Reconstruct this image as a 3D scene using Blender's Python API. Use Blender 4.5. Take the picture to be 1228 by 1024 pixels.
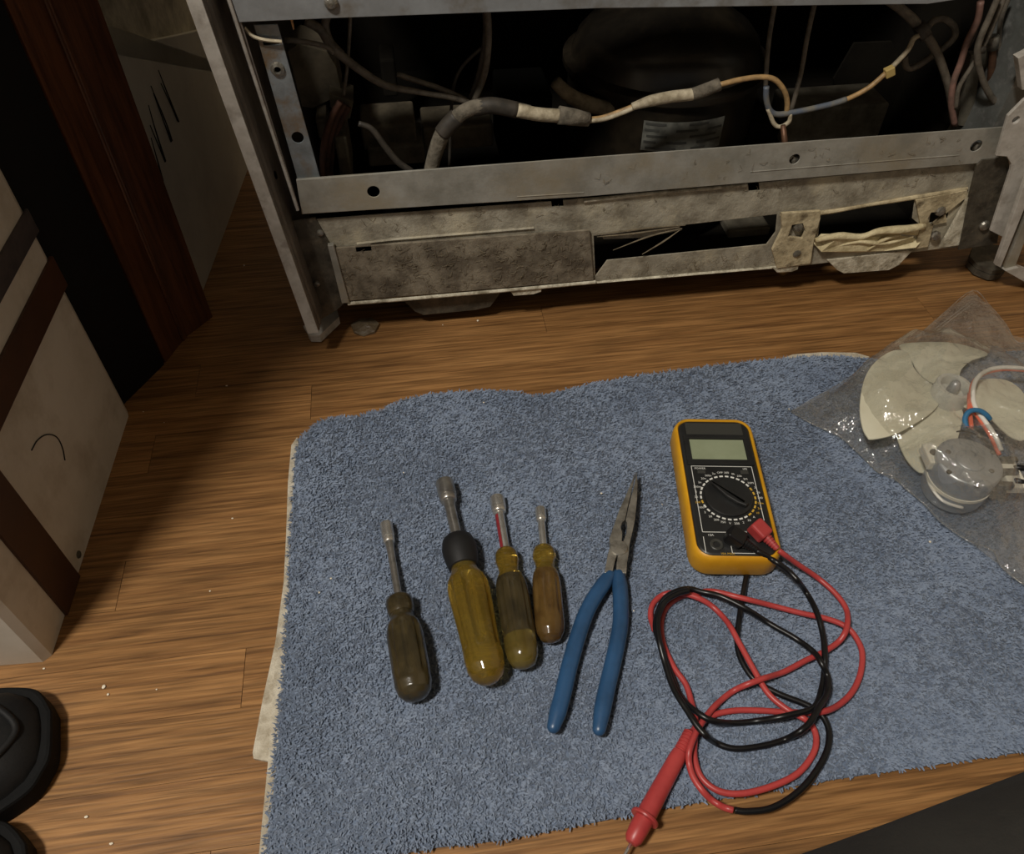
import bpy, bmesh, math, random
import numpy as np
from mathutils import Vector, Matrix
random.seed(7); rng = np.random.default_rng(7)
for o in list(bpy.data.objects): bpy.data.objects.remove(o)
SC = bpy.context.scene
COL = SC.collection

# ------------------------------------------------------------------ camera
FPX, PITCH, YAW, CH = 950.0, math.radians(47.85), math.radians(8.05), 0.66
cam = bpy.data.cameras.new('camera'); cam.sensor_fit = 'HORIZONTAL'; cam.sensor_width = 36.0
cam.lens = FPX / 1228 * 36.0; cam.clip_start = 0.02
camo = bpy.data.objects.new('camera', cam); COL.objects.link(camo)
camo.location = (0, 0, CH); camo.rotation_euler = (math.pi/2 - PITCH, 0, -YAW)
SC.camera = camo
# ------------------------------------------------------------------ world, lamps, exposure
w = bpy.data.worlds.new('world'); SC.world = w; w.use_nodes = True
bg = w.node_tree.nodes['Background']; bg.inputs[0].default_value = (1.0, 0.95, 0.88, 1); bg.inputs[1].default_value = 0.145
def area_lamp(name, loc, target, size, power, col):
    l = bpy.data.lights.new(name, 'AREA'); l.shape = 'DISK'; l.size = size; l.energy = power; l.color = col
    o = bpy.data.objects.new(name, l); COL.objects.link(o); o.location = loc
    o.rotation_euler = (Vector(target) - Vector(loc)).to_track_quat('-Z', 'Y').to_euler()
    return o
area_lamp('ceiling_lamp', (-0.79, -0.25, 2.2), (0.1, 0.45, 0), 0.29, 44, (1.0, 0.95, 0.87))
vs = SC.view_settings
vs.view_transform = 'Standard'; vs.look = 'None'; vs.gamma = 1.0; vs.use_curve_mapping = False; vs.exposure = -0.12

# ------------------------------------------------------------------ geometry from view rays
h_ = np.array([math.sin(YAW), math.cos(YAW), 0]); r_ = np.array([math.cos(YAW), -math.sin(YAW), 0]); z_ = np.array([0, 0, 1.0])
f_ = h_*math.cos(PITCH) - z_*math.sin(PITCH); u_ = h_*math.sin(PITCH) + z_*math.cos(PITCH); C0 = np.array([0, 0, CH])
def ray(x, y): return f_ + r_*(x-614)/FPX + u_*(512-y)/FPX
def U(x, y, z=0.0):
    d = ray(x, y); return C0 + d*(z-CH)/d[2]
def P(x, y, Y):
    d = ray(x, y); return C0 + d*Y/d[1]
def PL(x, y, p0, n):
    d = ray(x, y); n = np.array(n); return C0 + d*np.dot(np.array(p0)-C0, n)/np.dot(d, n)
def mpp(p): return np.dot(np.array(p)-C0, f_)/FPX

# ------------------------------------------------------------------ materials
def c(r, g, b):
    def l(v):
        v /= 255.0
        return v/12.92 if v <= .04045 else ((v+.055)/1.055)**2.4
    return (l(r), l(g), l(b), 1)
def mat(name, col, rough=.6, metal=0., col2=None, ns=20., bump=0., bs=None, spec=.5, trans=0., coat=0., col3=None, ns3=4., stretch=None, lo=.4, hi=.65, sheen=0.):
    m = bpy.data.materials.new(name); m.use_nodes = True
    nt = m.node_tree; b = nt.nodes['Principled BSDF']
    b.inputs['Base Color'].default_value = col; b.inputs['Roughness'].default_value = rough; b.inputs['Metallic'].default_value = metal
    b.inputs['Specular IOR Level'].default_value = spec; b.inputs['Transmission Weight'].default_value = trans; b.inputs['Coat Weight'].default_value = coat
    b.inputs['Sheen Weight'].default_value = sheen
    g = nt.nodes.new('ShaderNodeNewGeometry'); src = g.outputs['Position']
    if stretch:
        mp = nt.nodes.new('ShaderNodeMapping'); mp.inputs['Scale'].default_value = stretch
        nt.links.new(src, mp.inputs[0]); src = mp.outputs[0]
    def noise(s, d=6., a=lo, z=hi):
        n = nt.nodes.new('ShaderNodeTexNoise'); n.inputs['Scale'].default_value = s; n.inputs['Detail'].default_value = d; n.inputs['Roughness'].default_value = .65
        nt.links.new(src, n.inputs['Vector'])
        r = nt.nodes.new('ShaderNodeMapRange'); r.inputs[1].default_value = a; r.inputs[2].default_value = z
        nt.links.new(n.outputs[0], r.inputs[0]); return r.outputs[0]
    def mix(fac, a, bcol):
        x = nt.nodes.new('ShaderNodeMix'); x.data_type = 'RGBA'
        nt.links.new(fac, x.inputs[0])
        if isinstance(a, tuple): x.inputs[6].default_value = a
        else: nt.links.new(a, x.inputs[6])
        x.inputs[7].default_value = bcol; return x.outputs[2]
    cur = col
    if col2:
        cur = mix(noise(ns), col, col2)
        if col3: cur = mix(noise(ns3, 5., .5, .68), cur, col3)
        nt.links.new(cur, b.inputs['Base Color'])
    if bump:
        bn = nt.nodes.new('ShaderNodeBump'); bn.inputs['Strength'].default_value = bump; bn.inputs['Distance'].default_value = .002
        nt.links.new(noise(bs or ns*3, 4., 0, 1), bn.inputs['Height']); nt.links.new(bn.outputs[0], b.inputs['Normal'])
    return m
def wood_floor_mat():
    m = bpy.data.materials.new('oak_floor'); m.use_nodes = True; nt = m.node_tree; N = nt.nodes.new; L = nt.links.new
    b = nt.nodes['Principled BSDF']
    g = N('ShaderNodeNewGeometry'); oi = N('ShaderNodeObjectInfo')
    off = N('ShaderNodeVectorMath'); off.operation = 'MULTIPLY_ADD'
    cx = N('ShaderNodeCombineXYZ'); L(oi.outputs['Random'], cx.inputs[0]); L(oi.outputs['Random'], cx.inputs[2])
    L(cx.outputs[0], off.inputs[0]); off.inputs[1].default_value = (7, 0, 3); L(g.outputs['Position'], off.inputs[2])
    mp = N('ShaderNodeMapping'); mp.inputs['Scale'].default_value = (2.4, 78, 1); L(off.outputs[0], mp.inputs[0])
    n1 = N('ShaderNodeTexNoise'); n1.inputs['Scale'].default_value = 2.6; n1.inputs['Detail'].default_value = 7; n1.inputs['Roughness'].default_value = .62; n1.inputs['Distortion'].default_value = .6; L(mp.outputs[0], n1.inputs['Vector'])
    mp2 = N('ShaderNodeMapping'); mp2.inputs['Scale'].default_value = (17, 420, 1); L(off.outputs[0], mp2.inputs[0])
    n2 = N('ShaderNodeTexNoise'); n2.inputs['Scale'].default_value = 1.; n2.inputs['Detail'].default_value = 3; L(mp2.outputs[0], n2.inputs['Vector'])
    n3 = N('ShaderNodeTexNoise'); n3.inputs['Scale'].default_value = 5.; n3.inputs['Detail'].default_value = 3; L(g.outputs['Position'], n3.inputs['Vector'])
    r = N('ShaderNodeValToRGB'); e = r.color_ramp.elements
    e[0].position = .28; e[0].color = c(100, 68, 39); e[1].position = .72; e[1].color = c(172, 127, 78)
    k = e.new(.45); k.color = c(138, 98, 57); k = e.new(.56); k.color = c(154, 112, 67)
    L(n1.outputs[0], r.inputs[0])
    r2 = N('ShaderNodeMapRange'); r2.inputs[1].default_value = .34; r2.inputs[2].default_value = .60; r2.inputs[3].default_value = .62; r2.inputs[4].default_value = 1.08; L(n2.outputs[0], r2.inputs[0])
    rp = N('ShaderNodeMapRange'); rp.inputs[3].default_value = .86; rp.inputs[4].default_value = 1.1; L(oi.outputs['Random'], rp.inputs[0])
    mu = N('ShaderNodeMath'); mu.operation = 'MULTIPLY'; L(r2.outputs[0], mu.inputs[0]); L(rp.outputs[0], mu.inputs[1])
    x = N('ShaderNodeVectorMath'); x.operation = 'SCALE'; L(r.outputs[0], x.inputs[0]); L(mu.outputs[0], x.inputs['Scale'])
    L(x.outputs[0], b.inputs['Base Color'])
    rr = N('ShaderNodeMapRange'); rr.inputs[3].default_value = .36; rr.inputs[4].default_value = .6; L(n3.outputs[0], rr.inputs[0]); L(rr.outputs[0], b.inputs['Roughness'])
    bn = N('ShaderNodeBump'); bn.inputs['Strength'].default_value = .35; bn.inputs['Distance'].default_value = .0008; L(n2.outputs[0], bn.inputs['Height']); L(bn.outputs[0], b.inputs['Normal'])
    b.inputs['Specular IOR Level'].default_value = .35
    return m
def plastic_film_mat():
    m = bpy.data.materials.new('clear_film'); m.use_nodes = True; nt = m.node_tree; N = nt.nodes.new; L = nt.links.new
    nt.nodes.remove(nt.nodes['Principled BSDF']); out = nt.nodes['Material Output']
    t = N('ShaderNodeBsdfTransparent'); t.inputs[0].default_value = (.96, .96, .95, 1)
    gl = N('ShaderNodeBsdfGlossy'); gl.inputs['Roughness'].default_value = .07; gl.inputs[0].default_value = (1, 1, 1, 1)
    df = N('ShaderNodeBsdfDiffuse'); df.inputs[0].default_value = (.75, .75, .73, 1)
    tl = N('ShaderNodeBsdfTranslucent'); tl.inputs[0].default_value = (.75, .75, .73, 1)
    lw = N('ShaderNodeLayerWeight'); lw.inputs[0].default_value = .35; fr = N('ShaderNodeMapRange'); fr.inputs[3].default_value = .09; fr.inputs[4].default_value = .55; L(lw.outputs['Facing'], fr.inputs[0])
    g = N('ShaderNodeNewGeometry'); vo = N('ShaderNodeTexNoise'); vo.inputs['Scale'].default_value = 75; vo.inputs['Detail'].default_value = 3
    L(g.outputs['Position'], vo.inputs['Vector'])
    bn = N('ShaderNodeBump'); bn.inputs['Strength'].default_value = .8; bn.inputs['Distance'].default_value = .006; L(vo.outputs[0], bn.inputs['Height'])
    for q in (gl, lw): L(bn.outputs[0], q.inputs['Normal'])
    a = N('ShaderNodeAddShader'); hz = N('ShaderNodeMixShader'); hz.inputs[0].default_value = .5; L(df.outputs[0], hz.inputs[1]); L(tl.outputs[0], hz.inputs[2])
    m1 = N('ShaderNodeMixShader'); m1.inputs[0].default_value = .08; L(t.outputs[0], m1.inputs[1]); L(hz.outputs[0], m1.inputs[2])
    m2 = N('ShaderNodeMixShader'); L(fr.outputs[0], m2.inputs[0]); L(m1.outputs[0], m2.inputs[1]); L(gl.outputs[0], m2.inputs[2])
    L(m2.outputs[0], out.inputs[0]); nt.nodes.remove(a)
    return m
M = {}
M['floor'] = wood_floor_mat()
M['subfloor'] = mat('subfloor', c(40, 26, 14), .9)
M['galv'] = mat('galvanised', c(166, 163, 153), .55, .25, c(138, 135, 124), 26, .2, 120, col3=c(152, 142, 121), ns3=9)
M['galv_blue'] = mat('grey_rail', c(150, 154, 156), .5, .25, c(128, 130, 130), 14, .15, 90, col3=c(112, 106, 96), ns3=18)
M['bracket'] = mat('zinc_bracket', c(138, 146, 150), .45, .5, c(112, 118, 120), 40, .3, 150, col3=c(120, 96, 60), ns3=22)
M['dirty'] = mat('dirty_pan', c(170, 163, 145), .8, .05, c(124, 116, 99), 30, .6, 160, col3=c(192, 182, 156), ns3=13)
M['dirty_panel'] = mat('dirty_panel', c(138, 128, 110), .8, .05, c(92, 82, 67), 40, .5, 200, col3=c(76, 67, 54), ns3=16)
M['dirty_light'] = mat('dirty_ledge', c(214, 207, 186), .85, 0, c(160, 151, 129), 60, .8, 200, col3=c(116, 107, 87), ns3=45)
M['cream_dirty'] = mat('cream_dirty', c(204, 189, 154), .85, 0, c(154, 139, 108), 40, .7, 150, col3=c(106, 93, 69), ns3=55)
M['paper'] = mat('torn_paper', c(222, 208, 168), .85, 0, c(176, 160, 120), 50, .9, 120)
M['side_edge'] = mat('side_edge', c(190, 185, 176), .5, 0, c(170, 164, 154), 60, .15, 150, col3=c(148, 141, 131), ns3=40)
M['side_in'] = mat('side_inner', c(104, 97, 90), .5, .1, c(84, 77, 70), 30, .2, 100, col3=c(118, 111, 103), ns3=16)
M['dark_metal'] = mat('dark_corner', c(84, 78, 66), .7, .2, c(56, 50, 40), 60, .5, 160, col3=c(104, 94, 78), ns3=40)
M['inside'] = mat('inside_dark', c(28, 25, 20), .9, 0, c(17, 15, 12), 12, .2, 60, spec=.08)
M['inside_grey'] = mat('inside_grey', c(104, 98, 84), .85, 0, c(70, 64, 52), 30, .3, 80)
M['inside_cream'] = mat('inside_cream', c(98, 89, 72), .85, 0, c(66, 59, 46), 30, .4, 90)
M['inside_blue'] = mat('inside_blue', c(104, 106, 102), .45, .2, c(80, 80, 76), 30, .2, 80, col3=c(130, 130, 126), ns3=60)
M['compressor'] = mat('compressor_black', c(24, 21, 17), .3, 0, c(32, 28, 22), 40, .08, 160, spec=.5, col3=c(44, 38, 29), ns3=10)
M['dust'] = mat('dust', c(130, 118, 96), .95, 0, c(92, 82, 64), 60, .8, 200)
M['label_silver'] = mat('label_silver', c(126, 126, 118), .4, .2, c(92, 92, 86), 60)
M['print_dark'] = mat('print_dark', c(66, 66, 62), .6)
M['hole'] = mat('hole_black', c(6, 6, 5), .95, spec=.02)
M['wire_grey'] = mat('wire_grey', c(106, 98, 86), .6, 0, c(72, 66, 56), 90, .3, 200)
M['wire_dark'] = mat('wire_dark', c(64, 58, 50), .6, 0, c(44, 40, 34), 90)
M['wire_black'] = mat('wire_black', c(22, 22, 22), .4)
M['wire_orange'] = mat('wire_orange', c(178, 144, 96), .5, 0, c(132, 108, 74), 110)
M['wire_blue'] = mat('wire_blue', c(88, 96, 108), .5, 0, c(116, 112, 100), 60)
M['wire_pink'] = mat('wire_pink', c(140, 106, 94), .5, 0, c(92, 76, 66), 40)
M['wire_white'] = mat('wire_white', c(226, 222, 212), .45)
M['wire_red'] = mat('wire_red', c(214, 110, 84), .45)
M['sleeve'] = mat('sleeve_dusty', c(116, 108, 94), .9, 0, c(74, 68, 57), 70, .9, 140)
M['sleeve_white'] = mat('sleeve_white', c(196, 184, 158), .7, 0, c(140, 128, 104), 60, .6, 120)
M['copper'] = mat('copper', c(118, 84, 62), .5, .5, c(84, 62, 48), 40, .2, 100)
M['rust'] = mat('rust', c(86, 56, 42), .8, .1, c(58, 40, 30), 40, .3, 100)
M['yellow_clip'] = mat('yellow_clip', c(176, 152, 92), .6)
M['screw'] = mat('screw', c(150, 146, 136), .4, .7, c(110, 104, 92), 150)
M['white_paint'] = mat('white_paint', c(205, 196, 182), .55, 0, c(190, 180, 164), 9, .12, 60, col3=c(176, 164, 146), ns3=14)
M['white_paint2'] = mat('white_paint_far', c(226, 221, 203), .6, 0, c(208, 202, 184), 9, .12, 60)
M['stone_top'] = mat('stone_top', c(222, 212, 186), .8, 0, c(160, 150, 126), 24, .8, 50)
M['brown_trim'] = mat('brown_trim', c(72, 43, 25), .5, 0, c(56, 33, 19), 8, .1, 60, stretch=(8, 1, 1))
M['dark_wood'] = mat('dark_wood', c(98, 60, 36), .36, 0, c(62, 36, 21), 10, .12, 60, stretch=(14, 14, 1), spec=.45)
M['gap_shade_panel'] = mat('gap_shade_panel', c(14, 12, 11), .7, spec=.2)
M['torn_dark'] = mat('torn_dark', c(74, 64, 62), .7, 0, c(52, 46, 46), 30)
M['scratch'] = mat('scratch', c(34, 32, 28), .9)
M['towel'] = mat('towel_blue', c(124, 137, 158), .95, 0, c(139, 151, 170), 140, 0, sheen=.15, spec=.1, col3=c(117, 130, 151), ns3=9, lo=.36, hi=.64)
M['towel_base'] = mat('towel_ground', c(114, 127, 148), .95, 0, c(122, 135, 154), 200, .5, 500, spec=.1)
M['towel_white'] = mat('towel_back', c(206, 198, 180), .95, 0, c(176, 166, 146), 60, .6, 300, col3=c(160, 148, 128), ns3=40, spec=.1)
M['chrome'] = mat('nickel', c(222, 219, 212), .27, .8, c(196, 192, 184), 90, .05, 200)
M['steel_dark'] = mat('steel_dark', c(192, 189, 183), .28, .85, c(156, 152, 146), 80, .08, 200)
M['plier_steel'] = mat('plier_steel', c(176, 172, 162), .4, .75, c(130, 126, 117), 90, .2, 240)
M['red_paint'] = mat('red_paint', c(150, 40, 48), .45, 0, c(120, 48, 50), 200)
M['amber'] = mat('amber', c(208, 178, 82), .1, 0, c(190, 156, 62), 25, 0, trans=.85, coat=.2)
M['amber_dark'] = mat('amber_dark', c(170, 150, 78), .14, 0, c(132, 112, 56), 40, .1, 120, trans=.7, coat=.2)
M['amber_brown'] = mat('amber_brown', c(150, 118, 66), .14, 0, c(112, 84, 46), 40, .1, 120, trans=.6, coat=.2)
M['grime'] = mat('grime', c(86, 75, 50), .22, 0, c(62, 55, 38), 60, .15, 160, trans=.4, coat=.3)
M['rubber_black'] = mat('rubber_black', c(24, 24, 25), .55)
M['grip_blue'] = mat('grip_blue', c(46, 84, 124), .34, 0, c(38, 70, 104), 30, .08, 90, spec=.5)
M['meter_yellow'] = mat('meter_yellow', c(226, 168, 34), .45, 0, c(206, 146, 24), 20, .08, 120)
M['meter_black'] = mat('meter_black', c(36, 37, 37), .42, 0, c(28, 28, 28), 30)
M['meter_grey'] = mat('meter_grey', c(60, 60, 56), .4)
M['lcd'] = mat('lcd', c(150, 158, 130), .22, 0, c(138, 146, 118), 12)
M['print_white'] = mat('print_white', c(226, 226, 220), .6)
M['print_yellow'] = mat('print_yellow', c(206, 166, 60), .6)
M['lead_red'] = mat('lead_red', c(186, 70, 68), .38, 0, c(170, 60, 60), 30)
M['lead_black'] = mat('lead_black', c(18, 18, 20), .34)
M['blade'] = mat('blade_cream', c(232, 228, 204), .42, 0, c(220, 214, 188), 12, trans=.12)
M['hub'] = mat('hub_white', c(228, 226, 214), .3, 0, None, trans=.35)
M['motor'] = mat('motor_zinc', c(190, 192, 192), .4, .55, c(170, 172, 172), 40, .05, 100)
M['cream_plastic'] = mat('cream_plastic', c(226, 220, 202), .5)
M['tie_blue'] = mat('tie_blue', c(50, 110, 150), .5)
M['film'] = plastic_film_mat()
M['shoe'] = mat('shoe_black', c(20, 20, 21), .65, 0, c(28, 27, 26), 30, .2, 200, spec=.3)
M['sole'] = mat('sole_black', c(13, 13, 13), .8, 0, c(18, 18, 18), 60, .2, 200, spec=.2)
M['trouser'] = mat('trouser', c(44, 42, 38), .95, 0, c(34, 32, 29), 18, .3, 400)
M['crumb'] = mat('crumb', c(236, 226, 204), .8)

# ------------------------------------------------------------------ object helpers
OFF = {}
def thing(name, loc, label, cat, group=None, kind=None):
    o = bpy.data.objects.new(name, None); o.empty_display_size = .02; COL.objects.link(o)
    o.location = Vector([float(v) for v in loc]); OFF[o.name] = np.array(o.location)
    return tag(o, label, cat, group, kind)
def tag(o, label=None, cat=None, group=None, kind=None):
    if label: o['label'] = label
    if cat: o['category'] = cat
    if group: o['group'] = group
    if kind: o['kind'] = kind
    return o
def build(name, verts, faces, m, parent=None, smooth=False, kind=None, label=None):
    V = np.array(verts, float).reshape(-1, 3)
    if parent is not None: off = OFF[parent.name]
    else:
        off = (V.min(0) + V.max(0))/2; off[2] = V[:, 2].min()
    V = V - off
    me = bpy.data.meshes.new(name)
    me.from_pydata([tuple(v) for v in V], [], [tuple(int(i) for i in f) for f in faces])
    me.materials.append(M[m]); me.update()
    bm = bmesh.new(); bm.from_mesh(me); bmesh.ops.recalc_face_normals(bm, faces=bm.faces); bm.to_mesh(me); bm.free()
    if smooth: me.shade_smooth() if smooth is True else (me.shade_smooth(), me.set_sharp_from_angle(angle=smooth))
    o = bpy.data.objects.new(name, me); COL.objects.link(o)
    if parent is not None: o.parent = parent; OFF[o.name] = off
    else: o.location = Vector(off); OFF[o.name] = off
    if kind: o['kind'] = kind
    if label: o['label'] = label
    return o
class MB:
    def __init__(s): s.v = []; s.f = []
    def add(s, vf):
        n = len(s.v); s.v += [tuple(map(float, p)) for p in vf[0]]; s.f += [tuple(int(i)+n for i in f) for f in vf[1]]; return s
    def out(s): return s.v, s.f
def box(x0, x1, y0, y1, z0, z1, bev=.0):
    bm = bmesh.new(); bmesh.ops.create_cube(bm, size=1.0)
    for v in bm.verts: v.co = Vector(((x0+x1)/2 + v.co.x*(x1-x0), (y0+y1)/2 + v.co.y*(y1-y0), (z0+z1)/2 + v.co.z*(z1-z0)))
    if bev: bmesh.ops.bevel(bm, geom=bm.edges[:], offset=bev, segments=2, profile=.5, affect='EDGES')
    bm.verts.index_update(); r = ([tuple(v.co) for v in bm.verts], [[v.index for v in f.verts] for f in bm.faces]); bm.free(); return r
def obox(cen, ax, ay, az, bev=0.):   # full-size axes
    v, f = box(-.5, .5, -.5, .5, -.5, .5)
    cen, ax, ay, az = map(np.array, (cen, ax, ay, az))
    lx, ly, lz = [np.linalg.norm(q) for q in (ax, ay, az)]
    v, f = box(-lx/2, lx/2, -ly/2, ly/2, -lz/2, lz/2, bev)
    return [cen + ax/lx*p[0] + ay/ly*p[1] + az/lz*p[2] for p in v], f
def prism(pts, vec):
    pts = [np.array(p, float) for p in pts]; n = len(pts); vec = np.array(vec, float)
    v = pts + [p + vec for p in pts]
    return v, [list(range(n)), [2*n-1-i for i in range(n)]] + [[i, (i+1) % n, n+(i+1) % n, n+i] for i in range(n)]
def plate(out, holes, o, ax, ay, th, bev=.0005):
    """flat plate: outline/holes are world points lying in the plane (o, ax, ay); th extrudes along ax x ay"""
    ax = np.array(ax, float); ax /= np.linalg.norm(ax); ay = np.array(ay, float); ay -= ax*np.dot(ax, ay); ay /= np.linalg.norm(ay); n = np.cross(ax, ay)
    o = np.array(o, float)
    cu = bpy.data.curves.new('t', 'CURVE'); cu.dimensions = '2D'; cu.fill_mode = 'BOTH'
    cu.extrude = max(th/2-bev, .0001); cu.bevel_depth = bev; cu.bevel_resolution = 1; cu.offset = -bev
    for loop in [out]+list(holes):
        s = cu.splines.new('POLY'); s.points.add(len(loop)-1); s.use_cyclic_u = True
        for i, p in enumerate(loop):
            d = np.array(p)-o; s.points[i].co = (float(np.dot(d, ax)), float(np.dot(d, ay)), 0, 1)
    ob = bpy.data.objects.new('t', cu); COL.objects.link(ob)
    dg = bpy.context.evaluated_depsgraph_get(); dg.update()
    me = bpy.data.meshes.new_from_object(ob.evaluated_get(dg))
    bm = bmesh.new(); bm.from_mesh(me); bmesh.ops.remove_doubles(bm, verts=bm.verts, dist=1e-6); bm.verts.index_update()
    v = [o + ax*q.co.x + ay*q.co.y + n*(q.co.z + th/2) for q in bm.verts]; f = [[q.index for q in p.verts] for p in bm.faces]
    bm.free(); bpy.data.objects.remove(ob); bpy.data.curves.remove(cu); bpy.data.meshes.remove(me)
    return v, f
def catmull(pts, sub=8):
    pts = [np.array(p, float) for p in pts]
    q = [2*pts[0]-pts[1]] + pts + [2*pts[-1]-pts[-2]]; out = []
    for i in range(1, len(q)-2):
        for k in range(sub):
            t = k/sub
            out.append(.5*((2*q[i]) + (-q[i-1]+q[i+1])*t + (2*q[i-1]-5*q[i]+4*q[i+1]-q[i+2])*t*t + (-q[i-1]+3*q[i]-3*q[i+1]+q[i+2])*t**3))
    return out + [pts[-1]]
def tube(pts, rad, seg=8, flat=1.0, round_ends=False):
    pts = [np.array(p, float) for p in pts]; n = len(pts)
    R = list(rad) if hasattr(rad, '__len__') else [rad]*n
    if len(R) != n: R = list(np.interp(np.linspace(0, 1, n), np.linspace(0, 1, len(R)), R))
    if round_ends:
        d0 = pts[0]-pts[1]; d0 /= np.linalg.norm(d0); d1 = pts[-1]-pts[-2]; d1 /= np.linalg.norm(d1); a, b = R[0], R[-1]
        pts = [pts[0]+d0*a*k for k in (.98, .8, .45)] + pts + [pts[-1]+d1*b*k for k in (.45, .8, .98)]
        R = [a*.2, a*.6, a*.89] + R + [b*.89, b*.6, b*.2]; n = len(pts)
    V = []; F = []; up = np.array([0, 0, 1.])
    prev = None
    for i in range(n):
        t = pts[min(i+1, n-1)] - pts[max(i-1, 0)]; t = t/(np.linalg.norm(t)+1e-12)
        if prev is None:
            a = np.cross(t, up)
            if np.linalg.norm(a) < 1e-3: a = np.cross(t, [1, 0, 0])
        else: a = prev - t*np.dot(prev, t)
        a = a/np.linalg.norm(a); prev = a; b = np.cross(a, t)
        for k in range(seg):
            th = 2*math.pi*k/seg; V.append(pts[i] + R[i]*(a*math.cos(th) + b*math.sin(th)*flat))
    for i in range(n-1):
        for k in range(seg):
            F.append([i*seg+k, i*seg+(k+1) % seg, (i+1)*seg+(k+1) % seg, (i+1)*seg+k])
    F += [[k for k in range(seg)][::-1], [(n-1)*seg+k for k in range(seg)]]
    return V, F
def lathe(prof, p0, d, seg=24, flute=None, cap=True):
    p0 = np.array(p0, float); d = np.array(d, float); d /= np.linalg.norm(d)
    a = np.cross(d, [0, 0, 1.])
    if np.linalg.norm(a) < 1e-3: a = np.array([1., 0, 0])
    a /= np.linalg.norm(a); b = np.cross(d, a); V = []; F = []
    for (t, r) in prof:
        for k in range(seg):
            th = 2*math.pi*k/seg; rr = r*(flute(t, th) if flute else 1)
            V.append(p0 + d*t + rr*(a*math.cos(th)+b*math.sin(th)))
    for i in range(len(prof)-1):
        for k in range(seg): F.append([i*seg+k, i*seg+(k+1) % seg, (i+1)*seg+(k+1) % seg, (i+1)*seg+k])
    if cap: F += [[k for k in range(seg)][::-1], [(len(prof)-1)*seg+k for k in range(seg)]]
    return V, F
def circ(cx, cz, r, Y, n=20): return [np.array([cx + r*math.cos(2*math.pi*k/n), Y, cz + r*math.sin(2*math.pi*k/n)]) for k in range(n)]
def in_poly(X, Y, poly):
    ins = np.zeros(X.shape, bool); n = len(poly); j = n-1
    for i in range(n):
        xi, yi = poly[i][:2]; xj, yj = poly[j][:2]
        k = ((yi > Y) != (yj > Y)) & (X < (xj-xi)*(Y-yi)/(yj-yi+1e-15)+xi); ins ^= k; j = i
    return ins
def poly_dist(X, Y, poly):
    best = np.full(X.shape, 1e9); bx = X.copy(); by = Y.copy(); n = len(poly)
    for i in range(n):
        x0, y0 = poly[i][:2]; x1, y1 = poly[(i+1) % n][:2]; dx, dy = x1-x0, y1-y0
        t = np.clip(((X-x0)*dx+(Y-y0)*dy)/(dx*dx+dy*dy+1e-15), 0, 1); qx = x0+t*dx; qy = y0+t*dy
        d = np.hypot(X-qx, Y-qy); k = d < best; best[k] = d[k]; bx[k] = qx[k]; by[k] = qy[k]
    return best, bx, by
def gridpoly(poly, step, zf):
    poly = np.array(poly)[:, :2]; lo = poly.min(0)-step; hi = poly.max(0)+step
    xs = np.arange(lo[0], hi[0]+step, step); ys = np.arange(lo[1], hi[1]+step, step)
    X, Y = np.meshgrid(xs, ys, indexing='ij'); ins = in_poly(X, Y, poly); d, bx, by = poly_dist(X, Y, poly)
    X = np.where(ins, X, bx); Y = np.where(ins, Y, by); d = np.where(ins, d, 0); Z = zf(X, Y, d)
    idx = -np.ones(X.shape, int); V = []; F = []
    nx, ny = X.shape
    for i in range(nx-1):
        for j in range(ny-1):
            q = [(i, j), (i+1, j), (i+1, j+1), (i, j+1)]
            if sum(ins[a] for a in q) >= 1:
                f = []
                for a in q:
                    if idx[a] < 0: idx[a] = len(V); V.append((X[a], Y[a], Z[a]))
                    f.append(idx[a])
                F.append(f)
    return V, F

# ================================================================== SETTING: room shell, floor of oak strips
M['wall'] = mat('wall_paint', c(196, 186, 168), .8, 0, c(180, 170, 152), 3, .05, 60)
for nm, b_ in (('wall_left', (-1.36, -1.31, -1.5, 2.05, -.03, 2.4)), ('wall_right', (1.61, 1.66, -1.5, 2.05, -.03, 2.4)), ('wall_back', (-1.31, 1.61, 2.0, 2.05, -.03, 2.4)), ('ceiling', (-1.36, 1.66, -1.5, 2.05, 2.4, 2.45))):
    build(nm, *box(*b_), 'wall')['kind'] = 'structure'
base = build('floor', *box(-1.3, 1.6, -1.5, 2.0, -.03, -.004), 'subfloor'); base['kind'] = 'structure'
W = .055
unit_v, unit_f = box(-.5, .5, -.5, .5, -.5, .5)
pm = bpy.data.meshes.new('plank'); 
pm.from_pydata([(x*1.0, y, z) for x, y, z in unit_v], [], unit_f); pm.materials.append(M['floor'])
FORCED = {0: -.181+.0, }
def row_index(y): return math.floor((y-.745)/W)
forced = {row_index(.34): -.181, row_index(.305): -.19, row_index(.77): .15, row_index(.72): .645, row_index(.66): -.141}
bo = OFF['floor']
for k in range(row_index(-1.45), row_index(1.95)+1):
    y0 = .745 + k*W
    L = .92
    j = forced.get(k, random.uniform(-1.2, -.3)); 
    while j > -1.25: j -= L
    while j < 1.55:
        a, b = max(j, -1.28), min(j+L, 1.58); j += L
        if b-a < .02: continue
        o = bpy.data.objects.new('plank', pm); COL.objects.link(o); o.parent = base
        dz = random.uniform(-.00025, 0)
        o.location = Vector(((a+b)/2-bo[0], y0+W/2-bo[1], -.002+dz-bo[2])); o.scale = (b-a-.0005, W-.00035, .004)

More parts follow.
